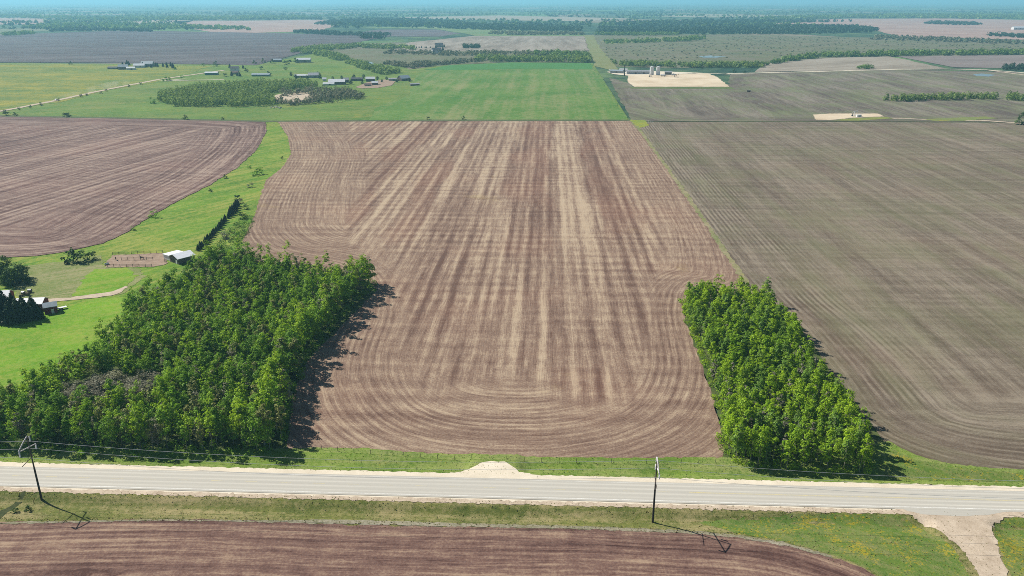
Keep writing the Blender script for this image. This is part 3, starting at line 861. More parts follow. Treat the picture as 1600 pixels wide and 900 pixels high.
def crown_quads(H, R, seed, clumps=26, leaves=34, leaf=.24, base=.30, shape='round', crz=None):
    rng = np.random.default_rng(seed)
    cz = H * (base + 1) / 2
    rz = H * (1 - base) / 2
    d = rng.normal(size=(clumps, 3)); d /= np.linalg.norm(d, axis=1)[:, None]
    rr = rng.uniform(.35, 1.0, clumps) ** .6
    cc = d * rr[:, None] * np.array([R * .78, R * .78, rz * .86])
    if shape == 'aspen':                      # narrower at the top
        k = 1 - .45 * np.clip(cc[:, 2] / rz, -.3, 1)
        cc[:, :2] *= k[:, None]
    cc[:, 2] += cz
    cr = R * rng.uniform(.24, .46, clumps)
    c = np.repeat(cc, leaves, 0); r = np.repeat(cr, leaves)
    dd = rng.normal(size=(len(c), 3)); dd /= np.linalg.norm(dd, axis=1)[:, None]
    dd[:, 2] = np.where(dd[:, 2] < -.3, -dd[:, 2] * .6, dd[:, 2])
    p = c + dd * (r * rng.uniform(.6, 1.08, len(c)))[:, None]
    ow = (p - np.array([0, 0, cz * .9])) / np.array([R, R, rz])
    nr = dd * .55 + ow * .55 + rng.normal(size=dd.shape) * .38 + np.array([0, 0, .65])
    return quads(p, nr, rng.uniform(.6, 1.25, len(c)) * leaf, rng)


def trunk_mb(H, r, seed, limbs=6, top=.8, lean=.03):
    rnd = random.Random(seed)
    mb = MB()
    pts = [(0, 0, -.2)]
    x = y = 0
    for i in range(1, 6):
        x += rnd.gauss(0, lean * H / 5); y += rnd.gauss(0, lean * H / 5)
        pts.append((x, y, H * top * i / 5))
    mb.tube(pts, [r * (1.25 if i == 0 else 1 - .15 * i) for i in range(6)], 7)
    for i in range(limbs):
        k = rnd.randint(2, 4)
        b = Vector(pts[k]); a = rnd.uniform(0, 2 * PI); L = H * rnd.uniform(.12, .22)
        e = b + Vector((math.cos(a) * L * .8, math.sin(a) * L * .8, L * .75))
        mb.tube([b, b.lerp(e, .5) + Vector((0, 0, -.08 * L)), e], [r * .4, r * .26, r * .1], 5)
    return mb


def crown_mesh(name, mat, tint=0.0, **kw):
    V, F = crown_quads(**kw)
    return mesh_np(name, V, F, mat, {"tint": ('FLOAT', np.full(len(V), tint))})


def make_tree(name, crown, trunk, loc=(0, 0, -500)):
    t = empty(name, loc)
    obj("trunk", trunk, t); obj("crown", crown, t)
    return t


def trunk_mesh(H, r, seed, mat, **kw):
    mb = trunk_mb(H, r, seed, **kw)
    return mesh_np("trunk", np.array(mb.v), mb.f, mat, smooth_shade=True)


def tint_at(x, y, r):
    """Neighbouring trees resemble each other: patches of lighter and darker green plus each tree's own."""
    q = .5 + .22 * math.sin(x * .071 + 1.3 * math.sin(y * .043)) + .22 * math.sin(y * .087 + 1.1 * math.sin(x * .057) + 2)
    return min(1.0, max(0.0, .55 * q + .6 * (r - .5) + .22))


class Kind:
    """A kind of tree: a few crown and trunk meshes, used by every tree of that kind."""
    def __init__(s, name, variants): s.name, s.variants, s.i = name, variants, 0

    def put(s, xy, label, cat, group, scale=1.0, z=0.0, rz=None):
        crown, trunk = s.variants[random.randrange(len(s.variants))]
        s.i += 1
        t = empty(s.name, (xy[0], xy[1], z), random.uniform(0, 2 * PI) if rz is None else rz, scale)
        obj("trunk", trunk, t); c = obj("crown", crown, t)
        c.color = (1 - tint_at(xy[0], xy[1], random.random()), 1, 1, 1)
        return tag(t, label, cat, group)


HA = 11.0
def tree_variants(name, mats, n, hs, rs, seed, trunk_mat, **kw):
    out = []
    for i in range(n):
        H, R = hs[i % len(hs)], rs[i % len(rs)]
        R *= .9
        cl = int(17 + R * 5)
        out.append((crown_mesh(name, mats[i % len(mats)], H=H, R=R, seed=seed + i, clumps=cl, leaves=30, leaf=.18, base=(.1, .2, .15, .06)[i % 4], shape='aspen'),
                    trunk_mesh(H, .11, seed + 50 + i, trunk_mat)))
    return out


ASPEN = Kind("aspen_tree", tree_variants("aspen_crown", [M['aspen'], M['aspen'], M['aspen_dull'], M['aspen']], 12, (11, 9.5, 12, 8, 10.5), (1.9, 1.55, 2.1, 1.7, 2.6), 100, M['bark']) + tree_variants("grey_crown", [M['grey_leaf']], 1, (8,), (1.6,), 150, M['bark']))
WOODT = Kind("poplar_tree", tree_variants("poplar_crown", [M['wood_leaf'], M['wood_leaf'], M['aspen'], M['wood_leaf'], M['olive_leaf']], 14, (12, 10, 13, 9, 11.5), (2.1, 1.7, 2.4, 1.8, 2.0, 2.9), 200, M['bark']) + tree_variants("grey_crown", [M['grey_leaf']], 1, (9,), (1.9,), 250, M['bark']))
WILLOW = Kind("willow_bush", [(crown_mesh("willow_crown", M['grey_leaf'], H=6, R=2.8, seed=300 + i, clumps=22, leaves=30, leaf=.16, base=.12), trunk_mesh(6, .12, 50 + i, M['bark'])) for i in range(3)])
PALE = Kind("blossom_tree", [(crown_mesh("pale_crown", M['pale_leaf'], H=6.5, R=2.6, seed=330 + i, clumps=20, leaves=30, leaf=.2, base=.15), trunk_mesh(6.5, .12, 60 + i, M['bark'])) for i in range(2)])
DARKT = Kind("farm_tree", [(crown_mesh("farm_tree_crown", M['dark_leaf'], H=9, R=4.0, seed=350 + i, clumps=40, leaves=40, leaf=.28, base=-.25), trunk_mesh(9, .2, 70 + i, M['dbark'])) for i in range(3)])


def spruce_mesh(H, R, seed, k=900, leaf=.22):
    rng = np.random.default_rng(seed)
    t = rng.uniform(0, 1, k) ** .75                      # 0 bottom .. 1 top, denser below handled by area
    t = 1 - np.sqrt(rng.uniform(0, 1, k))
    lay = np.floor(t * 11) / 11 + .03
    rr = R * (1 - t) ** .75 * (.75 + .35 * (1 - (t * 11 % 1))) * np.sqrt(rng.uniform(.25, 1, k))
    a = rng.uniform(0, 2 * PI, k)
    lob = 1 + .15 * np.sin(a * 5 + lay * 40)
    p = np.column_stack([rr * lob * np.cos(a), rr * lob * np.sin(a), .08 * H + t * H * .92])
    nr = np.column_stack([np.cos(a) * .6, np.sin(a) * .6, np.full(k, .6)]) + rng.normal(size=(k, 3)) * .4
    V, F = quads(p, nr, rng.uniform(.7, 1.3, k) * leaf, rng)
    return mesh_np("spruce_crown", V, F, M['spruce'], {"tint": ('FLOAT', np.zeros(len(V)))})


def straight_trunk(H, r):
    mb = MB().tube([(0, 0, -.2), (0, 0, H * .5), (0, 0, H * .96)], [r, r * .6, r * .1], 7)
    return mesh_np("trunk", np.array(mb.v), mb.f, M['dbark'], smooth_shade=True)


SPRUCE = Kind("spruce_tree", [(spruce_mesh(8.5, 2.9, 400 + i, 1300, .28), straight_trunk(10, .2)) for i in range(3)])
SHRUBM = [crown_mesh("shrub", M['wood_leaf'], H=2.6, R=1.7, seed=450 + i, clumps=12, leaves=26, leaf=.17, base=-.6) for i in range(3)]
SHRUBG = [crown_mesh("shrub", M['grey_leaf'], H=2.4, R=1.7, seed=460 + i, clumps=12, leaves=26, leaf=.15, base=-.6) for i in range(2)]
SHRUBD = [crown_mesh("shrub", M['dark_leaf'], H=2.8, R=1.9, seed=470 + i, clumps=13, leaves=28, leaf=.2, base=-.6) for i in range(2)]


def shrub(px, py, label, size=1.0, kind='m', group=None, cat='shrub', name='shrub', z=-.1):
    me = random.choice({'m': SHRUBM, 'g': SHRUBG, 'd': SHRUBD}[kind])
    x, y = at(px, py)
    o = obj(name, me, None, (x, y, z), random.uniform(0, 6), size)
    o.color = (random.random(), 1, 1, 1)
    return tag(o, label, cat, group)


def wood_points(pl, spacing, seed):
    rng = np.random.default_rng(seed)
    A = np.array(pl); lo, hi = A.min(0), A.max(0)
    gx, gy = np.meshgrid(np.arange(lo[0], hi[0], spacing), np.arange(lo[1], hi[1], spacing * .87))
    gx = gx + (np.arange(gx.shape[0]) % 2)[:, None] * spacing / 2
    G = np.stack([gx.ravel(), gy.ravel()], 1) + rng.uniform(-.42, .42, (gx.size, 2)) * spacing
    return G[inside(G, pl)]


def mass(name, label, pts, H, R, k, leaf, mat, seed, base=.05, z=-.3, hvar=.38, conifer=False, cat='woods', thin=1.0):
    """Many trees that read as one mass: a single object of leaf-clump faces with stems inside."""
    rng = np.random.default_rng(seed)
    if thin < 1:                      # ragged outline: drop trees in patches
        q = np.sin(pts[:, 0] * .11 + seed) + np.sin(pts[:, 1] * .09 + seed * 2) + np.sin(pts[:, 0] * .031 - pts[:, 1] * .043) + rng.normal(0, 1.0, len(pts))
        pts = pts[q > np.quantile(q, 1 - thin)]
    n = len(pts)
    h = H * rng.uniform(1 - hvar, 1 + hvar, n); r = R * rng.uniform(.8, 1.2, n)
    tint = rng.uniform(0, 1, n)
    if conifer:
        t = 1 - np.sqrt(rng.uniform(0, 1, (n, k)))
        a = rng.uniform(0, 2 * PI, (n, k))
        rr = (1 - t) * np.sqrt(rng.uniform(.3, 1, (n, k))) * r[:, None]
        P = np.stack([pts[:, 0:1] + rr * np.cos(a), pts[:, 1:2] + rr * np.sin(a), t * h[:, None]], -1)
        nr = np.stack([np.cos(a) * .7, np.sin(a) * .7, np.full_like(a, .6)], -1) + rng.normal(size=(n, k, 3)) * .35
    else:
        d = rng.normal(size=(n, k, 3)); d /= np.linalg.norm(d, axis=2)[..., None]
        # a few lobes per crown so that its outline is uneven
        lob = rng.normal(size=(n, 5, 3)); lob /= np.linalg.norm(lob, axis=2)[..., None]
        q = np.einsum('nki,nli->nkl', d, lob).max(2)
        rad = .62 + .42 * np.clip(q, 0, 1) ** 2
        cz, rz = h * (1 + base) / 2, h * (1 - base) / 2
        P = np.stack([pts[:, 0:1] + d[..., 0] * rad * r[:, None], pts[:, 1:2] + d[..., 1] * rad * r[:, None], cz[:, None] + d[..., 2] * rad * rz[:, None]], -1)
        nr = d * .9 + rng.normal(size=d.shape) * .38 + np.array([0, 0, .4])
    P = P.reshape(-1, 3); P[:, 2] += z
    V, F = quads(P, nr.reshape(-1, 3), rng.uniform(.7, 1.3, len(P)) * leaf, rng)
    return tag(obj(name, mesh_np(name, V, F, mat, {"tint": ('FLOAT', np.repeat(tint, k * 4))})), label, cat, None, 'stuff')


# ------------------------------------------------------------------ the two woods beside the highway
big_pl = poly([(-150, 697), (0, 700), (200, 704), (330, 705), (425, 703), (440, 692), (447, 650), (458, 605), (484, 552), (532, 495), (576, 454), (584, 441), (470, 434), (334, 421), (314, 438), (268, 468), (228, 480), (205, 494), (190, 520), (168, 556), (100, 596), (20, 628), (-150, 680)])
nar_pl = poly([(1146, 724), (1200, 730), (1290, 738), (1352, 738), (1352, 700), (1330, 665), (1302, 625), (1268, 580), (1238, 525), (1212, 490), (1196, 474), (1100, 469), (1066, 470), (1076, 505), (1104, 570), (1126, 640), (1134, 700)])
big = wood_points(big_pl, 2.95, 5)
nar = wood_points(nar_pl, 2.7, 6)
grey_c = [np.array(at(x, y)) for x, y in ((150, 640), (190, 625), (215, 628), (165, 615), (130, 625), (232, 612))]
isgrey = np.min([np.linalg.norm(big - c, axis=1) for c in grey_c], 0) < 7.0
dist_b, dist_n = np.linalg.norm(big, axis=1), np.linalg.norm(nar, axis=1)
allD = np.concatenate([dist_b[~isgrey], dist_n])
lim = np.sort(allD)[min(290, len(allD) - 1)]
e_b, e_n = sdf(big, big_pl), sdf(nar, nar_pl)


def zone_big(p, e):
    s = float(p @ UR) - ROAD_R
    if s < 26: return "leafy poplar in the roadside front of the large wood left of the brown field", "roadside trees of the large wood"
    return "leafy poplar inside the large wood behind its roadside trees", "inner trees of the large wood"


def zone_nar(p, e):
    s = float(p @ UR) - ROAD_R
    if s < 28: return "bright green aspen at the highway end of the narrow wood", "highway end trees of the narrow wood"
    if s < 75: return "bright green aspen in the middle of the narrow wood", "middle trees of the narrow wood"
    return "green aspen at the far end of the narrow wood", "far end trees of the narrow wood"


edge_line = [at(x, y) for x, y in ((425, 703), (440, 692), (447, 650), (458, 605), (484, 552), (532, 495), (576, 454), (584, 441))]
e_edge = np.min([seg_dist(big, edge_line[i], edge_line[i + 1]) for i in range(len(edge_line) - 1)], 0)
scale_b = {}
rest_b, rest_n = [], []
for p, e, d, g in zip(big, e_edge, dist_b, isgrey):
    tall = e < 5.5
    if g:
        if random.random() < .18:
            PALE.put(p, "pale cream bush among the grey willows in the large wood", "bush", "pale bushes in the large wood", random.uniform(.75, 1.1), -.2)
        else:
            WILLOW.put(p, "grey half bare willow in the gap of the large wood", "willow", "grey willows in the large wood", random.uniform(.8, 1.25), -.2)
    elif d <= lim:
        WOODT.put(p, *(lambda z: (z[0], "tree", z[1]))(zone_big(p, e)), random.uniform(1.15, 1.45) if tall else random.choice((random.uniform(.75, 1.0), random.uniform(.95, 1.32))), -.2)
    else:
        rest_b.append(p)
        if tall: scale_b[len(rest_b) - 1] = random.uniform(1.2, 1.5)
for p, e, d in zip(nar, e_n, dist_n):
    if d <= lim:
        ASPEN.put(p, *(lambda z: (z[0], "tree", z[1]))(zone_nar(p, e)), random.choice((random.uniform(.7, .95), random.uniform(.9, 1.25))), -.1)
    else: rest_n.append(p)


def joined(name, label, pts, variants, seed, srange=(.7, 1.25), z=-.2, fixed={}):
    """The further trees of a wood, as one mass: copies of the same crowns and trunks in one mesh with two materials."""
    rng = np.random.default_rng(seed)
    Vs, Fs, Ts, Ms, off = [], [], [], [], 0
    cache = []
    for crown, trunk in variants:
        it = []
        for mi, me in ((0, crown), (1, trunk)):
            co = np.empty(len(me.vertices) * 3, np.float32); me.vertices.foreach_get("co", co)
            it.append((co.reshape(-1, 3), [tuple(p.vertices) for p in me.polygons], mi))
        cache.append(it)
    faces, mi_all = [], []
    mats, slot = [], []
    for crown, trunk in variants:
        mt = crown.materials[0]
        if mt not in mats: mats.append(mt)
        slot.append(mats.index(mt))
    for ip, p in enumerate(pts):
        if ip not in fixed and rng.uniform() < .05: continue           # small gaps
        s = rng.uniform(*srange) * (1 + .28 * float(smooth(330, 390, np.hypot(*p)))); s = fixed.get(ip, s); a = rng.uniform(0, 2 * PI); t = rng.uniform()
        R = np.array([[math.cos(a), -math.sin(a), 0], [math.sin(a), math.cos(a), 0], [0, 0, 1]]) * s
        t = tint_at(p[0], p[1], t)
        vi = int(rng.integers(len(cache)))
        for co, fs, mi in cache[vi]:
            if mi == 1: continue
            q = co @ R.T + np.array([p[0], p[1], z])
            Vs.append(q); Ts.append(np.full(len(q), t))
            faces.append(np.array(fs) + off); off += len(q)
            mi_all.append(np.full(len(fs), slot[vi], np.int32))
    V = np.concatenate(Vs); F = np.concatenate(faces)
    me = mesh_np(name, V, F, mats, {"tint": ('FLOAT', np.concatenate(Ts))})
    me.polygons.foreach_set("material_index", np.concatenate(mi_all))
    return tag(obj(name, me), label, "woods", None, 'stuff')


if rest_b: joined("woods", "far part of the large wood beside the farmyard, one leafy mass", rest_b, WOODT.variants, 21, fixed=scale_b)
if rest_n: joined("woods", "farthest trees of the narrow wood, one leafy mass", rest_n, ASPEN.variants, 22)

# undergrowth along the feet of both woods
def edge_points(pl, spacing, out, seed):
    rng = np.random.default_rng(seed)
    q = np.array(resample(pl, spacing))
    return q + rng.normal(0, out, q.shape)


mass("undergrowth", "low leafy undergrowth along the foot of the large wood", edge_points(big_pl, 2.2, .8, 31), 2.2, 1.4, 90, .17, M['wood_leaf'], 41, 0, -.3, .5)
mass("undergrowth", "low leafy undergrowth along the foot of the narrow wood", edge_points(nar_pl, 2.2, .7, 32), 2.2, 1.3, 90, .17, M['aspen'], 42, 0, -.3, .5)
# darker tall trees at the back of the large wood and a brighter clump at its far corner
for px, py, s in ((352, 428, 1.25), (372, 432, 1.35), (395, 434, 1.3), (340, 424, 1.1)):
    DARKT.put(at(px, py), "big dark green tree at the back of the large wood by the corral shed", "tree", "dark trees at the back of the large wood", s, -.2)
# scrubby bushes at the wood's farmyard edge
for px, py in ((238, 458), (226, 466), (212, 474), (252, 452), (268, 450), (290, 440), (305, 430), (280, 446)):
    shrub(px, py, "olive bush on the farmyard edge of the large wood", random.uniform(1.0, 1.6), 'g', "bushes on the farmyard edge of the wood")
for px, py, s in ((1213, 488, 1.5), (1222, 500, 1.7), (1206, 480, 1.3), (1262, 560, 1.5), (1302, 640, 1.3)):
    shrub(px, py, "grey leafless bush on the right edge of the narrow wood", s, 'g', "grey bushes on the edge of the narrow wood")
# roadside bushes in front of the large wood
for px, py, s in ((75, 708, .9), (130, 712, 1.1), (150, 711, .9), (215, 715, .7), (268, 712, .6), (330, 714, .7), (385, 712, .8)):
    shrub(px, py, "light green bush in the ditch before the large wood", s, 'm', "ditch bushes before the large wood", z=-.4)
for px, py in ((24, 800), (43, 798)):
    shrub(px, py, "small dark bush in the grass left of the leaning utility pole" if px < 30 else "small round dark bush nearest the leaning utility pole", .55, 'd', None)

# ------------------------------------------------------------------ grass tufts on the verges
def tufts(name, label, pl, dens, mat, seed, h=(.15, .5), z=0.0):
    rng = np.random.default_rng(seed)
    A = np.array(pl); lo, hi = A.min(0), A.max(0)
    n = int((hi - lo).prod() * dens)
    G = rng.uniform(lo, hi, (n, 2)); G = G[inside(G, pl)]
    zz = height(G)
    n = len(G)
    a = rng.uniform(0, PI, n); hh = rng.uniform(*h, n) ; w = hh * rng.uniform(.6, 1.3, n)
    dx, dy = np.cos(a) * w / 2, np.sin(a) * w / 2
    le = rng.normal(0, .15, (n, 2))
    b0 = np.column_stack([G[:, 0] - dx, G[:, 1] - dy, zz - .05 + z]); b1 = np.column_stack([G[:, 0] + dx, G[:, 1] + dy, zz - .05 + z])
    t0 = np.column_stack([G[:, 0] - dx * .8 + le[:, 0], G[:, 1] - dy * .8 + le[:, 1], zz + hh + z]); t1 = np.column_stack([G[:, 0] + dx * .8 + le[:, 0], G[:, 1] + dy * .8 + le[:, 1], zz + hh + z])
    V = np.stack([b0, b1, t1, t0], 1).reshape(-1, 3)
    return tag(obj(name, mesh_np(name, V, np.arange(n * 4).reshape(n, 4), mat, {"tint": ('FLOAT', np.repeat(rng.uniform(0, 1, n), 4))})), label, "grass", None, 'stuff')


M['tuft'] = leaf_mat("verge_tufts", (.16, .26, .05), (.30, .32, .12), (.34, .33, .17), .5)
M['drytuft'] = leaf_mat("dry_tufts", (.20, .20, .075), (.36, .31, .17), (.30, .26, .14), .5)
M['flower'] = leaf_mat("dandelion_heads", (.40, .29, .01), (.50, .36, .02), (.36, .30, .05), .2)
tufts("grass", "tufted green grass on the verge between the brown field and the highway", npl, 1.6, M['tuft'], 51, (.08, .28))
tufts("grass", "tufted drying grass on the verge between the highway and the near field", spl, 1.4, M['drytuft'], 52, (.08, .28))
tufts("weeds", "ragged dry weeds along the near field's edge", poly([(-100, 817), (420, 814), (560, 819), (900, 825), (1150, 837), (1300, 869), (1300, 864), (1150, 832), (900, 820), (560, 814), (420, 809), (-100, 811)]), 1.6, M['drytuft'], 53, (.12, .4))
tufts("weeds", "dark weeds along the gravel edge of the highway", poly([(-100, 776), (400, 782), (800, 792), (1200, 803), (1400, 806), (1400, 799), (1200, 796), (800, 786), (400, 776), (-100, 770)]), .8, M['drytuft'], 55, (.1, .35))

sheet("ditch_weeds", poly([(-10, 806), (12, 790), (30, 778), (40, 767), (44, 769), (36, 781), (20, 794), (0, 812)]), .075, grass_mat("ditch_weed", (.03, .045, .015), (.06, .08, .025), (.1, .1, .05), None, .5, 1.5), step=1, edge=.8, jit=.15, conform=True)
sheet("dry_weeds", poly([(-60, 818), (100, 814.5), (260, 812), (420, 814), (500, 812), (560, 812.5), (640, 815), (720, 818), (900, 822), (1060, 829), (1150, 836), (1230, 849), (1300, 869), (1302, 873), (1228, 853.5), (1148, 840), (1058, 833), (900, 827), (700, 823), (560, 820), (420, 816.5), (260, 814), (100, 817), (-60, 820.5)]), .13, grass_mat("pale_dry_weeds", (.15, .15, .08), (.27, .24, .16), (.38, .34, .26), None, .9, 2.0, -TH), step=1.0, edge=.8, jit=.16, conform=True)
# ------------------------------------------------------------------ utility poles, wires, fence
def utility_pole(xy, label, rz):
    z0 = float(height([xy])[0])
    t = empty("utility_pole", (xy[0], xy[1], z0), rz)
    tag(t, label, "utility pole", "utility poles along the highway")
    MB().tube([(0, 0, -.5), (0, 0, 4), (0, 0, 9.4)], [.27, .25, .22], 10).build("lower_pole", M['poledark'], t)
    MB().tube([(0, 0, 9.4), (0, 0, 14), (0, 0, 18.6)], [.185, .16, .125], 10).build("upper_pole", M['pole'], t)
    # local -Y is the camera side: the long arm reaches that way
    MB().tube([(0, 0, 18.5), (0, -2.0, 17.6), (0, -4.0, 16.5)], [.14, .15, .14], 7).build("top_arm", M['armwood'], t)
    MB().tube([(0.14, -4.1, 16.45), (0.14, 2.3, 15.05)], [.13, .13], 7).build("crossarm", M['armwood'], t)
    MB().tube([(-.16, -3.7, 12.1), (-.16, .9, 12.5)], [.085, .085], 6).build("crossarm", M['pole'], t)
    MB().tube([(-.12, 0, 14.0), (-.14, -1.6, 12.3)], [.045, .045], 5).build("brace", M['pole'], t)
    MB().tube([(0, 0, 18.1), (0, .85, 18.0)], [.06, .05], 6).build("top_bracket", M['armwood'], t)
    for y, z in ((-4.0, 16.4), (2.2, 15.0), (.8, 18.0)):
        mb = MB()
        zs = np.linspace(0, 1.45, 11)
        mb.tube([(.14 if abs(y) > 1 else 0, y, z - a) for a in zs], [.09 if i % 2 == 0 else .2 for i in range(11)], 8)
        mb.build("insulator", M['insul'], t, sm=False)
    return t


pole_rz = -TH
pA = np.array(at(65, 780, 0.0)); pB = np.array(at(1020, 813, 0.0))
utility_pole(pA, "tall wooden utility pole near the dark bushes, its white wishbone arms over the highway", pole_rz)
utility_pole(pB, "tall wooden utility pole standing below the narrow wood, seen with its arms end on", pole_rz)
span = pB - pA
for (y, z, what) in ((.8, 16.5, "topmost pale overhead wire of the utility line"), (-4.0, 14.9, "pale overhead wire on the camera side of the utility line"), (2.2, 13.5, "lowest pale overhead wire on the highway side of the line")):
    mb = MB()
    pts = []
    off = np.array([math.sin(TH) * y, math.cos(TH) * y])
    for k0 in (-1, 0, 1):
        a = pA + span * k0 + off
        for j in range(24 if k0 == 1 else 23 if False else 24):
            tt = j / 24
            q = a + span * tt
            pts.append((q[0], q[1], z - 2.6 * 4 * tt * (1 - tt)))
    q = pA + span * 2 + off
    pts.append((q[0], q[1], z))
    mb.tube(pts, .035, 5)
    tag(mb.build("overhead_wire", M['wire']), what, "wire", "wires of the utility line")

fp = poly([(478, 700), (560, 708), (700, 717.5), (756, 719.5)])
fq = poly([(792, 720.5), (850, 722), (1000, 724), (1090, 724), (1128, 722)])
for line, lab in ((fp, "wire fence with dark posts left of the gravel approach, below the brown field"), (fq, "wire fence with dark posts right of the gravel approach, below the brown field")):
    P0 = []
    A = np.array(line)
    seglen = np.r_[0, np.cumsum(np.linalg.norm(np.diff(A, axis=0), axis=1))]
    for s_ in np.arange(0, seglen[-1], 4.8):
        P0.append((np.interp(s_, seglen, A[:, 0]), np.interp(s_, seglen, A[:, 1])))
    z0 = height(P0)
    t = empty("wire_fence", (P0[0][0], P0[0][1], float(z0[0])))
    tag(t, lab, "fence")
    for (x, y), z in zip(P0, z0):
        l = (x - P0[0][0], y - P0[0][1], z - z0[0])
        MB().tube([(l[0], l[1], l[2] - .3), (l[0] + random.gauss(0, .04), l[1] + random.gauss(0, .04), l[2] + random.uniform(1.2, 1.5))], [.07, .055], 6).build("post", M['post'], t)
    w = MB()
    for hz in (.45, .8, 1.12):
        w.tube([(x - P0[0][0], y - P0[0][1], z - z0[0] + hz) for (x, y), z in zip(P0, z0)], .012, 4)
    w.build("fence_wire", M['fwire'], t)

# ------------------------------------------------------------------ buildings
def building(name, label, px, py, L, W, H, rise, rz, wall, roof, openings=(), cat='building', group=None, over=.35, z=-.15, chimney=False, lean=None):
    """Gabled building: ridge along local X. openings: (kind, side, pos, width, height, sill)."""
    x, y = at(px, py)
    t = empty(name, (x, y, z), rz)
    tag(t, label, cat, group)
    w = MB()
    V = [(-L / 2, -W / 2, 0), (L / 2, -W / 2, 0), (L / 2, W / 2, 0), (-L / 2, W / 2, 0), (-L / 2, -W / 2, H), (L / 2, -W / 2, H), (L / 2, W / 2, H), (-L / 2, W / 2, H), (-L / 2, 0, H + rise), (L / 2, 0, H + rise)]
    w.add(V, [(0, 1, 5, 4), (2, 3, 7, 6), (1, 2, 6, 9, 5), (3, 0, 4, 8, 7), (0, 3, 2, 1)])
    w.build("wall", M[wall], t)
    r = MB()
    sl = rise / (W / 2)
    e = over
    th = .16
    prof = [(-W / 2 - e, H - sl * e + .02), (0, H + rise + .02), (W / 2 + e, H - sl * e + .02), (W / 2 + e, H - sl * e + .02 + th), (0, H + rise + .02 + th), (-W / 2 - e, H - sl * e + .02 + th)]
    n = len(prof)
    Vr = [(-L / 2 - e, a, b) for a, b in prof] + [(L / 2 + e, a, b) for a, b in prof]
    r.add(Vr, [(0, 5, 4, 1), (1, 4, 3, 2), (6, 7, 10, 11), (7, 8, 9, 10)] + [(i, (i + 1) % n, (i + 1) % n + n, i + n) for i in range(n)])
    ro = r.build("roof", M[roof], t)
    if chimney:
        MB().box((L * .22, 0, H + rise + .5), (.7, .7, 1.6)).build("chimney", M['brownroof'], ro)
    for kind, side, pos, ww, hh, sill in openings:
        b = MB()
        if side == 'f': c, d = (pos, -W / 2 - .03, sill + hh / 2), (ww, .08, hh)
        elif side == 'b': c, d = (pos, W / 2 + .03, sill + hh / 2), (ww, .08, hh)
        elif side == 'r': c, d = (L / 2 + .03, pos, sill + hh / 2), (.08, ww, hh)
        else: c, d = (-L / 2 - .03, pos, sill + hh / 2), (.08, ww, hh)
        b.box(c, d)
        b.build("window" if kind == 'window' else "door", M['glass' if kind == 'window' else 'darkwall' if kind == 'dark' else 'white'], t)
    if lean:
        side, depth, lh, rm, wm = lean
        b = MB()
        sgn = -1 if side == 'f' else 1
        y0, y1 = sgn * (W / 2 + .02), sgn * (W / 2 + depth)
        V = [(-L * .45, y0, 0), (L * .45, y0, 0), (L * .45, y1, 0), (-L * .45, y1, 0), (-L * .45, y0, H * .92), (L * .45, y0, H * .92), (L * .45, y1, lh), (-L * .45, y1, lh)]
        b.add(V, [(0, 1, 2, 3), (4, 5, 6, 7), (0, 1, 5, 4), (1, 2, 6, 5), (2, 3, 7, 6), (3, 0, 4, 7)])
        b.build("lean_to", M[wm], t)
        b = MB()
        V = [(-L * .45 - .3, y0, H * .92 + .05), (L * .45 + .3, y0, H * .92 + .05), (L * .45 + .3, y1 + sgn * .4, lh + .02), (-L * .45 - .3, y1 + sgn * .4, lh + .02)]
        V += [(a, b_, c + .14) for a, b_, c in V]
        b.add(V, [(3, 2, 1, 0), (4, 5, 6, 7), (0, 1, 5, 4), (1, 2, 6, 5), (2, 3, 7, 6), (3, 0, 4, 7)])
        b.build("lean_to_roof", M[rm], t)
    return t


W4 = lambda L: [('window', 'f', L * k, 1.2, 1.1, 1.0) for k in (-.32, -.1, .32)]
# farmyard by the large wood
building("barn", "red barn with a white roof cut by the photo's left edge", -10, 474, 14, 8, 3.4, 2.0, .25, 'red', 'whiteroof', [('dark', 'r', 0, 2.6, 2.6, 0), ('window', 'f', 2, 1, .9, 1.3)], 'barn')
building("long_shed", "long red shed under a pale roof behind the dark spruces", 48, 481, 12, 6.5, 2.9, 1.5, .12, 'red', 'whiteroof', [('dark', 'r', 0, 2.2, 2.2, 0), ('window', 'f', -2, 1, .9, 1.2)], 'shed')
building("garden_shed", "small red shed with a grey blue roof beside the lawn", 80, 487, 4.6, 4.2, 3.0, 1.2, .55, 'red', 'blueroof', [('white', 'f', .6, 1.0, 2.0, 0), ('window', 'r', 0, .9, .8, 1.2)], 'shed')
building("corral_shed", "white roofed open shed with a dark gable at the end of the horse paddock", 285, 407, 8.5, 8, 2.8, 1.5, .9, 'darkwall', 'shedroof', [('white', 'l', -2.2, 1.2, 2.0, 0)], 'shed', lean=('b', 6.5, 2.3, 'shedroof', 'white'), over=.5)
x, y = at(95, 483)
t = empty("flat_trailer", (x, y, -.1), .75)
tag(t, "white flat trailer parked beside the small red shed", "trailer")
MB().box((0, 0, .75), (4.6, 1.6, .18)).box((-2.2, 0, 1.05), (.1, 1.6, .5)).build("deck", M['white'], t)
MB().tube([(2.2, 0, .68), (3.4, 0, .6)], .06, 6).build("drawbar", M['darksteel'], t)
for sx in (-.45, .45):
    for sy in (-.85, .85):
        MB().tube([(sx, sy - .12, .36), (sx, sy + .12, .36)], .36, 12).build("wheel", M['rubber'], t)
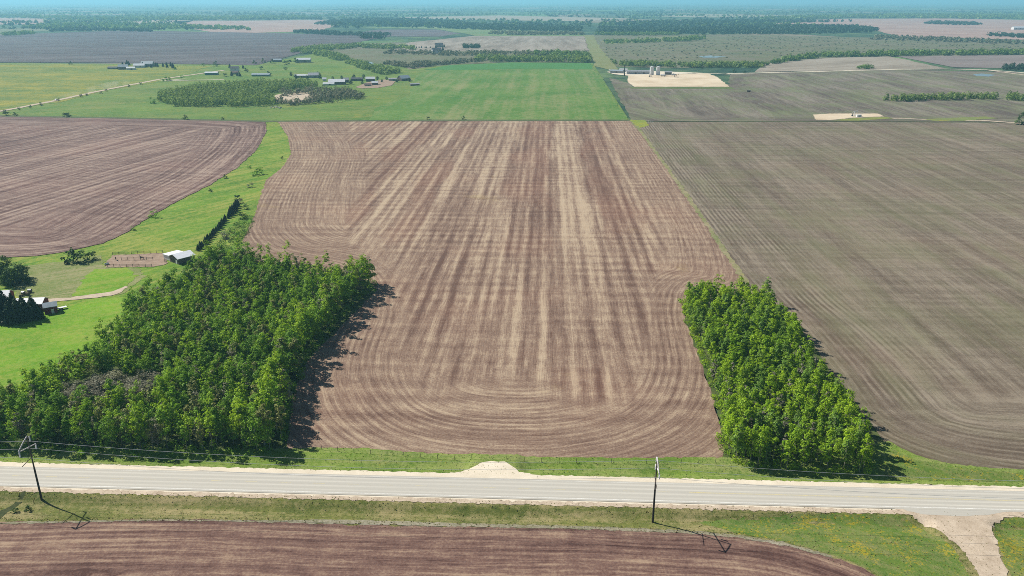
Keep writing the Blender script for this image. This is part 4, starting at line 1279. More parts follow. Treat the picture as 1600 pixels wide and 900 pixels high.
# round bales
for px, py, w, lab in ((37, 460, 'wrap', "white topped round hay bale at the back left of the bale group"), (47, 456.5, 'wrap', "white topped round hay bale at the back right of the bale group"), (44, 461, 'hay', "bare brown round hay bale in front of the wrapped ones"), (34.5, 462.5, 'hay', "low broken hay bale left in front of the bale group")):
    x, y = at(px, py)
    t = empty("hay_bale", (x, y, -.1), random.uniform(-.5, .5), 1.0 if lab[0] != 'l' else .6)
    tag(t, lab, "hay bale", "round bales in the farmyard")
    prof = []
    m = MB().tube([(-.75, 0, .78), (-.70, 0, .78), (.70, 0, .78), (.75, 0, .78)], [.70, .78, .78, .70], 18)
    m.build("bale", M['hay'], t)
    if w == 'wrap':
        c = MB()
        a = np.linspace(.15 * PI, .85 * PI, 10)
        V = [(s_ * .72, math.cos(q) * .82, .78 + math.sin(q) * .82) for s_ in (-1, 1) for q in a]
        c.add(V, [(i, i + 1, 11 + i, 10 + i) for i in range(9)])
        c.build("cover", M['wrap'], t)
for px, py, s in ((5, 503, 1.05), (18, 505, .95), (30, 503, 1.0), (42, 500, .9), (54, 497, .95), (10, 494, 1.1), (24, 494, 1.0), (38, 492, .85), (52, 491, .75), (-6, 500, 1.1), (62, 498, .6)):
    SPRUCE.put(at(px, py), "dark spruce in the farmyard shelterbelt before the red buildings", "tree", "farmyard spruces", s * 1.22, -.1)
for px, py, s in ((4, 440, 1.1), (18, 446, 1.0), (30, 440, 1.05), (38, 434, .85), (8, 424, .95), (44, 443, .5)):
    DARKT.put(at(px, py), "dark leafy tree in the clump above the farm buildings", "tree", "clump of dark trees above the farm buildings", s, -.1)
for px, py, s, lab in ((112, 410, 2.5, "large round grey green bush at the brown field's corner, left of its pair"), (127, 409, 2.4, "large round grey green bush at the brown field's corner, middle of the clump"), (143, 405, 1.7, "smaller bush at the right end of the clump by the brown field's corner")):
    shrub(px, py, lab, s, 'd', "bush clump by the brown field's corner")

# paddock rails and horses
rail = poly([(176, 398), (255, 395), (258, 412)]), poly([(168, 417), (240, 416.5)]), poly([(190, 406.5), (245, 405.5)])
for pl_, lab in zip(rail, ("rail fence along the far side of the horse paddock", "rail fence along the near side of the horse paddock", "rail fence dividing the horse paddock lengthwise")):
    A = np.array(pl_); sl = np.r_[0, np.cumsum(np.linalg.norm(np.diff(A, axis=0), axis=1))]
    P0 = [(np.interp(s_, sl, A[:, 0]), np.interp(s_, sl, A[:, 1])) for s_ in np.arange(0, sl[-1], 3.0)]
    t = empty("rail_fence", (P0[0][0], P0[0][1], -.1)); tag(t, lab, "fence", "paddock fences")
    for x, y in P0:
        MB().tube([(x - P0[0][0], y - P0[0][1], -.2), (x - P0[0][0], y - P0[0][1], 1.5)], .09, 6).build("post", M['post'], t)
    for hz in (.65, 1.25):
        MB().tube([(x - P0[0][0], y - P0[0][1], hz) for x, y in P0], .05, 5).build("rail", M['post'], t)


def horse_mesh():
    """One skinned surface: trunk, neck, head and four jointed legs; faces +X, 1.55 m at the withers."""
    v = [(-.62, 0, 1.18), (-.30, 0, 1.16), (.10, 0, 1.14), (.50, 0, 1.20), (.78, 0, 1.48), (1.0, 0, 1.78), (1.10, 0, 1.86), (1.28, 0, 1.70), (1.46, 0, 1.54)]
    r = [.25, .30, .30, .27, .17, .12, .125, .10, .065]
    e = [(i, i + 1) for i in range(8)]

    def chain(start, pts):
        p = start
        for q, rad in pts:
            v.append(q); r.append(rad); e.append((p, len(v) - 1)); p = len(v) - 1
    for s in (-1, 1):
        chain(0, [((-.66, s * .15, .92), .15), ((-.55, s * .16, .72), .10), ((-.74, s * .15, .50), .058), ((-.70, s * .15, .22), .042), ((-.66, s * .15, .10), .045), ((-.61, s * .15, .02), .06)])
        chain(3, [((.52, s * .14, .90), .12), ((.55, s * .15, .70), .075), ((.55, s * .15, .46), .055), ((.55, s * .15, .22), .04), ((.56, s * .15, .10), .045), ((.60, s * .15, .02), .06)])
        chain(6, [((1.07, s * .07, 1.97), .035), ((1.08, s * .085, 2.06), .012)])
    chain(0, [((-.86, 0, 1.22), .07), ((-.96, 0, 1.0), .055), ((-.98, 0, .62), .03)])
    me = bpy.data.meshes.new("horse"); me.from_pydata(v, e, []); me.update()
    me.materials.append(M['horse'])
    return me, r


hm, hr = horse_mesh()


def make_horse(px, py, rz, label):
    x, y = at(px, py)
    o = obj("horse", hm.copy(), None, (x, y, -.1), rz)
    sk = o.modifiers.new("skin", 'SKIN')
    if not o.data.skin_vertices: o.data.skin_vertices.new() if hasattr(o.data.skin_vertices, 'new') else None
    for i, rad in enumerate(hr):
        try: o.data.skin_vertices[0].data[i].radius = (rad, rad)
        except Exception: pass
    try: o.data.skin_vertices[0].data[0].use_root = True
    except Exception: pass
    ss = o.modifiers.new("smooth", 'SUBSURF'); ss.levels = 1; ss.render_levels = 1
    tag(o, label, "horse", "horses in the paddock")
    mb = MB()
    for i in range(7):
        k = i / 6
        p0 = Vector((.50 + .52 * k, 0, 1.44 + .50 * k))
        mb.box((p0.x - .03, 0, p0.z - .02), (.12, .05, .16))
    mb.build("mane", M['mane'], o)
    return o


make_horse(222, 405, PI, "dark horse standing broadside by the dividing rail of the paddock")
make_horse(181, 406, -1.1, "dark horse at the outer end of the paddock, standing towards the camera")
x, y = at(167, 413)
t = empty("water_trough", (x, y, -.1), 1.2); tag(t, "grey metal water trough at the outer corner of the paddock", "trough")
m = MB(); a = np.linspace(0, 2 * PI, 17)[:-1]
Vt = [(1.2 * math.cos(q) * k, .7 * math.sin(q) * k, z_) for k, z_ in ((1, 0), (1.05, .7), (.95, .7), (.9, .1)) for q in a]
Ft = [(j * 16 + i, j * 16 + (i + 1) % 16, (j + 1) * 16 + (i + 1) % 16, (j + 1) * 16 + i) for j in range(3) for i in range(16)] + [tuple(range(48, 64))]
m.add(Vt, Ft); m.build("tub", M['steel'], t)
MB().box((0, 0, .5), (1.7, 1.0, .02)).build("water", M['water'], t)

# windbreak of young spruces along the meadow
for i in range(27):
    k = i / 26
    px = 310 + 62 * k ** .93 + random.gauss(0, .5); py = 391 - 69 * k
    SPRUCE.put(at(px, py), "young dark spruce in the single row windbreak up the meadow", "tree", "spruces of the windbreak row", random.uniform(.36, .52) if k < .75 else random.uniform(.5, .75), -.2)
for px, py, s, kd, lab in ((240, 339, 1.9, 'm', "lone round green bush between the meadow and the left brown field"), (208, 359, .9, 'm', "little bush on the left field's lower edge below the lone bush"),
                           (352, 278, 1.0, 'd', "small dark bush on the meadow's left edge, the upper of two"), (329, 299, .8, 'd', "small dark bush on the meadow's left edge, the lower of two"),
                           (391, 292, 1.5, 'g', "grey bush on the meadow just above the windbreak row"), (405, 272, 2.2, 'm', "pair of leafy bushes by the bend of the brown field"),
                           (398, 274, 1.6, 'm', "leafy bush left of the pair at the bend of the brown field"), (371, 311, 1.3, 'd', "dark upright bush at the top end of the windbreak row"),
                           (376, 317, 1.4, 'g', "grey spreading bush beside the top end of the windbreak row"), (384, 326, 1.2, 'd', "dark bush between the windbreak row and the brown field"),
                           (378, 341, 1.6, 'd', "dark bush on the slope right of the windbreak row"), (352, 372, 2.0, 'g', "purplish grey bush just above the dark trees of the wood"),
                           (368, 368, 1.4, 'm', "olive bush just above the dark trees of the wood"), (441, 248, .8, 'd', "tiny bush at the meadow's upper bend"),
                           (389, 262, 1.1, 'm', "small bush left of the meadow's upper bend")):
    shrub(px, py, lab, s, kd)
mass("undergrowth", "rough weeds and saplings between the windbreak row and the brown field", wood_points(poly([(385, 335), (400, 340), (384, 374), (374, 398), (345, 396), (330, 392), (350, 365)]), 3.2, 71), 1.4, 1.5, 40, .22, M['far_leaf'], 72, 0, -.3, .7)

# ------------------------------------------------------------------ distant farm cluster
far = [
    ("barn", "wide white roofed barn in the middle of the distant farm", 527, 131, 30, 16, 5, 4.5, .05, 'darkwall', 'whiteroof', 'barn'),
    ("long_shed", "low white shed lying in front of the wide barn of the distant farm", 514, 132.5, 20, 8, 3, 1.8, .0, 'white', 'whiteroof', 'shed'),
    ("hut", "small white hut at the left end of the distant farm row", 507, 126, 7, 7, 4, 2.5, .2, 'white', 'whiteroof', 'hut'),
    ("shed", "dark shed touching the right side of the wide barn", 541, 128, 10, 9, 5, 3.5, .2, 'darkwall', 'greyroof', 'shed'),
    ("shed", "long dark shed with a grey roof behind the distant farm's yard", 558, 125.5, 22, 9, 4, 2, .0, 'darkwall', 'darkroof', 'shed'),
    ("barn", "white roofed barn standing over the bare corrals", 579, 126.5, 17, 10, 5, 3.5, .1, 'darkwall', 'whiteroof', 'barn'),
    ("shed", "brown roofed shed in the front row of the bare corrals", 575, 134, 12, 7, 3, 2, .1, 'tanwall', 'brownroof', 'shed'),
    ("shed", "white roofed dark shed in the front row of the bare corrals", 586, 132, 11, 8, 4, 2.5, .1, 'darkwall', 'whiteroof', 'shed'),
    ("shed", "pale low shed left of the large grey blue barn", 614, 125.5, 16, 7, 3.5, 1.6, .1, 'greywall', 'greyroof', 'shed'),
    ("barn", "large barn with pale blue grey roof at the right end of the distant farm", 631, 125, 20, 16, 4.5, 5, .7, 'darkwall', 'blueroof', 'barn'),
    ("long_shed", "low dark shed alone in the grass below the large grey blue barn", 648, 133, 17, 6, 2.6, 1.2, .35, 'darkwall', 'greyroof', 'shed'),
    ("long_shed", "long pale roofed shed behind the grove", 472, 120.5, 28, 9, 4, 2, .0, 'darkwall', 'whiteroof', 'shed'),
    ("shed", "grey roofed barn joined to the long shed behind the grove", 490, 120.5, 20, 16, 5, 4.5, .2, 'greywall', 'greyroof', 'barn'),
    ("long_shed", "long green walled shed beyond the grove", 408, 118.5, 36, 10, 3.5, 2, .0, 'greensteel', 'blueroof', 'shed'),
    ("long_shed", "long green walled shed with white roof at the bend of the gravel lane", 331, 116.5, 26, 9, 4.5, 2, .05, 'greensteel', 'whiteroof', 'shed'),
    ("shed", "pale roofed shed on the bright green slope above the distant farm", 475, 97, 34, 14, 7, 4, .05, 'greywall', 'whiteroof', 'shed'),
    ("house", "white house with dark trees in front, up the lane from the green shed", 367, 110.5, 18, 11, 6, 4, .1, 'white', 'darkroof', 'house'),
    ("house", "brown roofed house in front of the white house", 368, 115.5, 12, 9, 4, 3, .1, 'tanwall', 'brownroof', 'house'),
    ("house", "white house with grey shadowed gable in the wetland beyond the green crop", 682, 83, 26, 18, 9, 7, .3, 'white', 'darkroof', 'house'),
    ("house", "brown house with dark roof behind the white wetland house", 686, 73.5, 26, 16, 8, 6, .2, 'tanwall', 'darkroof', 'house'),
    ("house", "white house with a pale roof in the distant spruce ringed yard", 218, 105, 24, 12, 5, 4, .2, 'white', 'whiteroof', 'house'),
    ("long_shed", "white shed at the front of the distant spruce ringed yard", 205, 108.5, 18, 9, 4, 2.5, .15, 'white', 'whiteroof', 'shed'),
    ("barn", "blue grey barn in the middle of the distant spruce ringed yard", 231, 103.5, 26, 14, 7, 5, .1, 'greywall', 'blueroof', 'barn'),
    ("barn", "dark barn at the left end of the distant spruce ringed yard", 193, 108, 20, 13, 6, 5, .3, 'darkwall', 'blueroof', 'barn'),
    ("long_shed", "low dark shed outside the left end of the distant spruce ringed yard", 177, 107.5, 22, 9, 3.5, 2, -.1, 'darkwall', 'darkroof', 'shed'),
    ("house", "small white house far out on the pinkish field", 1590, 46, 60, 22, 10, 6, .1, 'white', 'whiteroof', 'house'),
    ("shed", "pale metal shed on the grass left of the slope shed", 375, 96.5, 18, 9, 5, 3, .1, 'greywall', 'whiteroof', 'shed'),
]
far[-1] = ("shed", "small pale shed beside the upper dirt track on the green slope", 434, 96.5, 20, 10, 5, 3, .1, 'darkwall', 'blueroof', 'shed')
for name, lab, px, py, L, Wd, H, rise, rz, wm, rm, cat in far:
    op = [('window', 'f', -L * .22, L * .08, H * .25, H * .3), ('window', 'f', L * .1, L * .08, H * .25, H * .3)] if cat == 'house' else [('dark', 'f', L * .1, L * .14, H * .55, 0)]
    building(name, lab, px, py, L * .82, Wd * .82, H * .8, rise * .8, rz, wm, rm, op, cat, "distant farm buildings", over=.5, z=-.4)
sheet("paddock", poly([(555, 136), (575, 128), (600, 124), (618, 127), (612, 133), (590, 137), (565, 138)]), -.15, M['dirt'], edge=4, jit=.6)
# yard trees of the spruce-ringed farm
for i in range(26):
    px = random.choice([random.uniform(190, 206), random.uniform(222, 272), random.uniform(222, 272)])
    py = random.uniform(100.5, 104.5) if random.random() < .75 else random.uniform(104, 106.5)
    SPRUCE.put(at(px, py), "dark spruce round the distant white and blue grey farm", "tree", "spruces of the distant yard", random.uniform(.7, 1.25), -.4)
for px, py in ((362, 118.5), (371, 118.5), (359, 106), (380, 107), (375, 119)):
    SPRUCE.put(at(px, py), "dark spruce beside the white house up the lane", "tree", "spruces at the white house", random.uniform(.8, 1.1), -.4)
for px, py in ((677, 85), (689, 84.5), (692, 80), (681, 75), (694, 74)):
    SPRUCE.put(at(px, py), "dark spruce beside the two wetland houses", "tree", "spruces at the wetland houses", random.uniform(1.0, 1.4), -.4)
for i in range(24):
    k = i / 23
    SPRUCE.put(at(569 + 104 * k + random.gauss(0, .6), 73.8 + 1.2 * math.sin(k * 2)), "little tree in the long planted row leading to the wetland houses", "tree", "planted row at the wetland houses", random.uniform(.55, .8), -.4)
# bushes along the lane
for px, py, s in ((10, 180.5, 2.2), (24, 181, 1.6), (103, 182.5, 2.2), (108, 182.5, 1.8), (289, 186.5, 2.0), (348, 187, 1.2)):
    shrub(px, py, "dark bush on the far edge of the left brown field", s, 'd', "bushes on the far edge of the left brown field", z=-.3)
for px, py, s in ((64, 164, 1.4), (48, 168, 1.2), (92, 157.5, 1.2), (127, 151, 1.5), (135, 149, 1.3), (158, 146, 1.4), (166, 142, 1.3), (201, 135.5, 1.4), (220, 132, 1.6), (30, 171, 1.2), (8, 176, 1.5)):
    shrub(px, py, "low dark bush beside the gravel lane", s, 'd', "bushes along the gravel lane", z=-.3)
for px, py, s in ((254, 126.5, 2.2), (259, 126, 2.6), (265, 125.5, 2.2), (284, 121, 2.2)):
    shrub(px, py, "dense green bush where the gravel lane meets the track", s, 'm', "bushes at the lane junction", z=-.3)
for px, py, s in ((238, 161, 3.2), (110, 100.5, 2.4), (317, 103, 2.5), (338, 103, 3.5), (276, 108, 3), (580, 104, 3)):
    shrub(px, py, {238: "lone tree at the left tip of the oval grove", 110: "lone bush at the grey field's edge beyond the yellow pasture", 317: "small bush on the grey field's edge right of the spruce yard", 338: "larger dark bush on the grey field's edge near the white house", 276: "leafy bush right of the spruce ringed yard", 580: "round bush beside the small pond"}[px], s, 'm' if px in (238, 276, 580) else 'd', z=-.4)
for px, py in ((669, 186.2), (724, 186)):
    shrub(px, py, "tiny dark bush on the fence line between brown field and crop", 1.3, 'd', "bushes on the crop fence line")
for px, py, s in ((1592, 194.5, 2.8), (1596, 183, 2), (1600, 195, 1.8), (1148, 113, 2.4), (1163, 114, 2)):
    shrub(px, py, "dark bush beside the swale at the right field's corner" if px > 1400 else "dark bush beside the gravel road above the pad", s, 'd', "bushes at the swale" if px > 1400 else "bushes by the pad road", z=-.1)

# ------------------------------------------------------------------ oil site
building("site_building", "long low grey process building on the gravel pad", 998, 115.5, 42, 9, 4.5, 1.5, .0, 'greywall', 'greyroof', [('dark', 'f', -6, 3, 3, 0), ('dark', 'f', 8, 3, 3, 0)], 'building', None, z=0.0)
building("site_building", "short dark process building left of the flare stack", 964, 114, 22, 9, 4, 1.4, -.35, 'greywall', 'blueroof', [('dark', 'f', 0, 3, 3, 0)], 'building', None, z=0.0)
building("site_building", "small grey cabin at the right foot of the storage tanks", 1044, 116.5, 12, 6, 4, 1.2, -.2, 'darkwall', 'greyroof', [('dark', 'f', 0, 2, 2.4, 0)], 'cabin', None, z=0.05)
building("site_building", "white cabin among pipes at the left end of the oil site", 974, 111.8, 14, 6, 4, 1, -.1, 'white', 'whiteroof', [('dark', 'f', 0, 2, 2.4, 0)], 'cabin', None, z=0.0)
for px, lab in ((1018, "tall pale storage tank on the left of the pair on the pad"), (1028, "tall pale storage tank on the right of the pair on the pad")):
    x, y = at(px, 117)
    t = empty("storage_tank", (x, y, .05)); tag(t, lab, "storage tank", "storage tanks on the pad")
    MB().tube([(0, 0, 0), (0, 0, 13.2)], 3.3, 28).build("shell", M['tank'], t, sm=False)
    MB().tube([(0, 0, 13.2), (0, 0, 13.9), (0, 0, 14.1)], [3.35, 1.2, .3], 28).build("roof", M['tank'], t)
    l = MB()
    for sx in (-.25, .25): l.tube([(3.45, sx, 0), (3.45, sx, 14)], .05, 5)
    for q in np.arange(.4, 13.6, .5): l.tube([(3.45, -.25, q), (3.45, .25, q)], .035, 4)
    l.build("ladder", M['darksteel'], t)
    MB().tube([(3.3 * math.cos(a_), 3.3 * math.sin(a_), 14.3) for a_ in np.linspace(0, 2 * PI, 25)], .05, 4).build("railing", M['darksteel'], t)
x, y = at(975.5, 118)
t = empty("flare_stack", (x, y, 0)); tag(t, "thin dark flare stack rising at the left end of the oil site", "flare stack")
MB().tube([(0, 0, 0), (0, 0, 1)], [1.4, 1.1], 10).build("base", M['darksteel'], t)
MB().tube([(0, 0, 1), (0, 0, 14.5)], [.95, .8], 10).build("stack", M['darksteel'], t)
MB().tube([(0, 0, 14.5), (0, 0, 15.3)], [1.05, .9], 10).build("tip", M['rust'], t)
for px, py, L, rz, lab in ((1052, 118.5, 7, -.3, "horizontal grey separator vessel right of the tanks"), (1036, 119.5, 8, -.5, "horizontal grey separator vessel in front of the tanks"), (955, 112, 9, -.6, "horizontal dark vessel at the outer left end of the site")):
    x, y = at(px, py)
    t = empty("separator_vessel", (x, y, .05), rz); tag(t, lab, "vessel", "vessels of the oil site")
    MB().tube([(-L / 2 - .5, 0, 2.2), (-L / 2, 0, 2.2), (L / 2, 0, 2.2), (L / 2 + .5, 0, 2.2)], [.5, 1.2, 1.2, .5], 14).build("shell", M['steel'], t)
    for sx in (-L * .3, L * .3): MB().box((sx, 0, .6), (.5, 1.8, 1.2)).build("saddle", M['darksteel'], t)
    MB().tube([(0, 0, 3.3), (0, 0, 4.6)], .25, 8).build("nozzle", M['darksteel'], t)


def pumpjack(px, py, rz, label, sc=1.0, beam='rust'):
    x, y = at(px, py)
    t = empty("pump_jack", (x, y, .05), rz, sc); tag(t, label, "pump jack", "pump jacks")
    MB().box((0, 0, .2), (7, 1.8, .4)).build("skid", M['steel'], t)
    p = MB()
    for sx, sy in ((-1.1, -.8), (-1.1, .8), (1.1, -.8), (1.1, .8)): p.tube([(sx, sy, .4), (0, 0, 4.6)], .13, 6)
    p.build("samson_post", M[beam], t)
    MB().tube([(-3.0, 0, 4.2), (0, 0, 4.85), (3.0, 0, 5.4)], [.26, .3, .24], 6).build("walking_beam", M[beam], t)
    h = MB(); a_ = np.linspace(-.75, .65, 8)
    V = [(2.4 + 1.1 * math.cos(q), s_ * .22, 5.0 + 1.5 * math.sin(q)) for s_ in (-1, 1) for q in a_] + [(2.7, -.22, 5.1), (2.7, .22, 5.1)]
    F = [(i, i + 1, 9 + i, 8 + i) for i in range(7)] + [tuple(range(8)) + (16,), tuple(range(15, 7, -1)) + (17,)]
    h.add(V, F); h.build("horse_head", M[beam], t)
    MB().box((-2.6, .5, 1.6), (.5, .25, 2.2)).box((-2.6, -.5, 1.6), (.5, .25, 2.2)).build("crank_weight", M['darksteel'], t)
    MB().tube([(-2.9, 0, 1.0), (-2.9, 0, 4.2)], .08, 6).build("pitman_arm", M['steel'], t)
    MB().box((-3.0, 0, .9), (1.2, 1.0, 1.0)).build("motor", M['darksteel'], t)
    MB().tube([(3.4, 0, 0), (3.4, 0, 4.0)], .05, 6).build("polished_rod", M['steel'], t)
    return t


pumpjack(1017, 120.5, -.6, "rust coloured pump jack on the pad just below the tanks")
pumpjack(1057, 120.8, -.5, "rust coloured pump jack out on the open pad")
pumpjack(1335, 181.5, .3, "pale pump jack on the small well pad in the right hand field", 1.05, 'tank')
x, y = at(1336, 182.5)
t = empty("well_cabin", (x + 4, y, .06), .1); tag(t, "white cabin box beside the pale pump jack on the small well pad", "cabin")
MB().box((0, 0, 1.1), (5.0, 2.4, 2.2)).build("wall", M['white'], t)
MB().box((0, 0, 2.28), (5.3, 2.7, .15)).build("roof", M['whiteroof'], t)
MB().box((.6, -1.24, 1.0), (.9, .06, 1.9)).build("door", M['greywall'], t)
x, y = at(1170, 143.5)
t = empty("scrap_bin", (x, y, .0), -.4); tag(t, "rusty bin alone in the field beyond the pad's corner", "bin")
MB().box((0, 0, .9), (4, 2.4, 1.8), 0, 1.15).build("bin", M['rust'], t)
MB().box((0, 0, 1.86), (4.7, 2.8, .12)).build("lid", M['darksteel'], t)
for i, (px, py) in enumerate(((1011, 192.5), (1013.5, 192), (1016, 192.3), (1019, 192.2))):
    x, y = at(px, py)
    t = empty("marker_post", (x, y, .05)); tag(t, "white marker post in the group at the far corner of the brown field", "marker post", "white marker posts")
    MB().tube([(0, 0, 0), (0, 0, 2.0)], .18, 8).build("post", M['white'], t)
    MB().tube([(0, 0, 2.0), (0, 0, 2.3)], [.2, .12], 8).build("cap", M['insul'], t)

# pickup on the gravel lane
x, y = at(88, 156.5); x2, y2 = at(60, 162)
t = empty("pickup_truck", (x, y, -.12), math.atan2(y2 - y, x2 - x)); tag(t, "white pickup truck driving down the gravel lane", "pickup truck")
prof = [(-2.7, .55), (2.7, .55), (2.75, 1.05), (1.5, 1.15), (.8, 1.85), (-.7, 1.88), (-.85, 1.15), (-2.7, 1.15)]
MB().prism([(a, b) for a, b in prof], -.95, .95).build("body", M['carpaint'], t)
MB().prism([(1.42, 1.2), (.8, 1.78), (-.62, 1.8), (-.72, 1.2)], -.97, .97).build("window", M['glass'], t)
for sx in (-1.75, 1.75):
    for sy in (-.9, .9): MB().tube([(sx, sy - .13, .42), (sx, sy + .13, .42)], .42, 14).build("wheel", M['rubber'], t)
# dust plume hanging behind the pickup
n = N("road_dust")
n.t.nodes.remove(n.bsdf)
pv = n.new("ShaderNodeVolumePrincipled")
pv.inputs["Color"].default_value = (.95, .86, .72, 1)
P = n.pos()
n.put(pv.inputs["Density"], n.math('MULTIPLY', n.rng(n.noise(P, .06, 3, .6), .42, .7), .022))
n.t.links.new(pv.outputs[0], n.out.inputs["Volume"])
pl_ = [at(a, b) for a, b in ((92, 155.5), (130, 147), (170, 139), (215, 130))]
mb = MB(); mb.tube([(q[0], q[1], 2.2 + i) for i, q in enumerate(pl_)], [2, 4, 5.5, 4], 14)
o = mb.build("dust", n.m); o.data.update()
tag(o, "faint dust hanging over the gravel lane behind the pickup", "dust", None, 'stuff')

# stones piled at the foot of the oval grove
for i in range(9):
    rng = np.random.default_rng(800 + i)
    x, y = at(424 + i * 1.9 + random.uniform(-1, 1), 167.5 + random.uniform(-1.5, 1.5))
    m = MB(); a_ = np.linspace(0, 2 * PI, 9)[:-1]
    V = [(math.cos(q) * k * rng.uniform(.8, 1.2), math.sin(q) * k * rng.uniform(.8, 1.2), z_) for k, z_ in ((1, -.1), (1.1, .5), (.6, 1.0)) for q in a_]
    m.add(V, [(j * 8 + k, j * 8 + (k + 1) % 8, (j + 1) * 8 + (k + 1) % 8, (j + 1) * 8 + k) for j in range(2) for k in range(8)] + [tuple(range(16, 24))])
    o = m.build("field_stone", M['rock'], None, (x, y, -.45), random.uniform(0, 6))
    o.scale = (1.1,) * 3
    tag(o, "pale field stone in the heap at the foot of the oval grove", "stone", "field stones at the oval grove")

# ------------------------------------------------------------------ far woods and treelines (each reads as one mass)
def px_wood(label, px, spacing, H, R, k, leaf, mat, seed, **kw):
    kw.setdefault('thin', .74)
    return mass("woods", label, wood_points(poly(px), spacing, seed), H, R, k, leaf, M[mat], seed + 1, **kw)


px_wood("oval grove of pale green trees below the distant farm", [(246, 158), (250, 150), (310, 138), (400, 132), (470, 130), (500, 136), (440, 142), (410, 150), (430, 158), (430, 166), (330, 167), (270, 166)], 4.6, 9, 2.5, 44, .62, 'grove_leaf', 501, thin=.93)
px_wood("grey brown scrub on the right half of the oval grove", [(430, 160), (450, 165), (520, 160), (566, 154), (570, 150), (540, 146), (500, 148), (480, 152), (500, 156), (450, 160), (440, 156)], 5.0, 6.5, 2.8, 44, .62, 'far_scrub', 505)
px_wood("grey scrub along the back of the oval grove", [(440, 152), (436, 145), (500, 140), (540, 142), (560, 147), (540, 149), (500, 146), (470, 147)], 8.0, 7, 3.6, 50, .8, 'far_scrub', 509)
sheet("clearing", poly([(425, 158), (430, 148), (470, 142), (510, 146), (490, 158), (450, 161)]), -.2, M['brgravel'], edge=6, jit=1)
px_wood("long treeline in the upper right field", [(1381, 158), (1425, 159), (1556, 155.5), (1557, 152.5), (1480, 153), (1425, 155), (1382, 156)], 5.5, 7.5, 3.2, 60, .75, 'grove_leaf', 511)
px_wood("short treeline cut by the photo's right edge", [(1573, 157), (1700, 162), (1700, 157), (1575, 153.5)], 5.5, 8.5, 3.2, 60, .75, 'grove_leaf', 515)
px_wood("treeline behind the oil site", [(953, 101), (985, 103.5), (1060, 106), (1195, 105.5), (1200, 101), (1060, 102), (990, 99.5), (955, 98)], 7.5, 8, 4, 45, 1.1, 'grove_leaf', 521)
px_wood("long dark treeline stretching right beyond the tan field", [(1200, 101), (1260, 93), (1300, 89.5), (1400, 88), (1600, 85.5), (2000, 86), (2000, 82), (1600, 82), (1400, 84.5), (1290, 86.5), (1240, 91)], 10, 10, 5.5, 36, 1.6, 'far_leaf', 525)
px_wood("dense trees along the far edge of the green crop", [(742, 96.5), (800, 95.8), (924, 98), (924, 94), (880, 93), (800, 91.5), (745, 91)], 8, 10, 4.5, 45, 1.2, 'grove_leaf', 531)
px_wood("grey scrub edging the green crop's far left corner", [(640, 107), (690, 101.5), (745, 97), (740, 94), (680, 97), (630, 100), (600, 97), (600, 101)], 8, 6, 4, 40, 1.1, 'far_scrub', 535)
px_wood("willow clump above the distant farm", [(540, 99), (560, 106), (580, 112), (600, 117), (625, 115), (622, 110), (590, 106), (570, 102), (560, 97)], 7, 8, 4.2, 50, 1.0, 'grove_leaf', 541)
px_wood("trees along the green slope's upper edge", [(455, 82), (480, 84), (500, 88), (530, 95), (545, 94), (530, 86), (500, 80), (560, 75), (650, 78), (645, 74), (560, 71), (500, 73), (460, 78)], 10, 8, 5, 36, 1.4, 'grove_leaf', 545)
px_wood("pale willows in the wetland below the planted row", [(600, 84), (700, 87), (860, 88), (900, 84), (860, 82), (700, 82), (610, 79)], 14, 7, 5, 30, 1.4, 'far_scrub', 551)
px_wood("trees on the wetland's right side", [(860, 90), (920, 92), (920, 85), (860, 83), (820, 84)], 11, 9, 5, 34, 1.4, 'far_leaf', 555)
px_wood("round bush clump before the strip field", [(722, 75.5), (748, 76), (750, 73), (724, 72.5)], 10, 9, 5, 34, 1.4, 'far_dark', 557)
px_wood("small clump beside the gravel road", [(1340, 107.5), (1362, 107.8), (1364, 105.5), (1341, 105.5)], 7, 7, 4, 40, 1.0, 'far_leaf', 559)
px_wood("clump at the bend of the gravel road by the photo's edge", [(1566, 109), (1700, 113), (1700, 108), (1568, 105)], 8, 9, 4.5, 40, 1.0, 'far_dark', 561)
px_wood("curved treeline round the clearing in the scrubland", [(945, 69), (1020, 66.5), (1080, 64.5), (1104, 61), (1098, 58.5), (1060, 62), (1000, 64.5), (945, 66)], 14, 10, 6, 30, 1.8, 'far_leaf', 563)
px_wood("treeline above the clearing in the scrubland", [(930, 55), (1000, 56), (1060, 55), (1060, 53), (990, 53.5), (932, 53)], 15, 10, 6, 26, 2.0, 'far_leaf', 567)
px_wood("scattered scrub across the flat heath", [(950, 98), (1300, 84), (1590, 80), (1600, 66), (1420, 61), (1140, 56), (1100, 64), (1000, 72), (940, 74)], 26, 1.5, 3.0, 12, 1.0, 'far_scrub', 571, thin=.4)
px_wood("dark spruce block on the horizon side of the heath", [(930, 52.5), (1100, 54), (1250, 53.5), (1368, 50), (1372, 47), (1340, 42), (1250, 42), (1130, 44), (940, 45)], 22, 13, 8, 22, 3.0, 'far_dark', 575, conifer=False)
px_wood("dark wood left of the cleared strip", [(700, 45), (800, 48), (905, 50), (912, 44), (800, 40.5), (700, 40)], 22, 13, 8, 22, 3.0, 'far_dark', 579)
px_wood("dark blue green wood beyond the mauve field", [(490, 38), (560, 41), (640, 42), (720, 42), (740, 38), (690, 33), (600, 31), (520, 33)], 28, 13, 10, 20, 3.8, 'far_dark', 583)
px_wood("open trees right of the pink far field", [(1360, 62), (1400, 63), (1600, 70), (1600, 66), (1480, 60), (1420, 58), (1370, 56)], 22, 8, 6, 24, 2.2, 'far_scrub', 587)
px_wood("narrow copse on the pink far field", [(1440, 37), (1500, 39.5), (1535, 38.5), (1520, 36.5), (1460, 35)], 24, 12, 9, 20, 3.4, 'far_dark', 591)
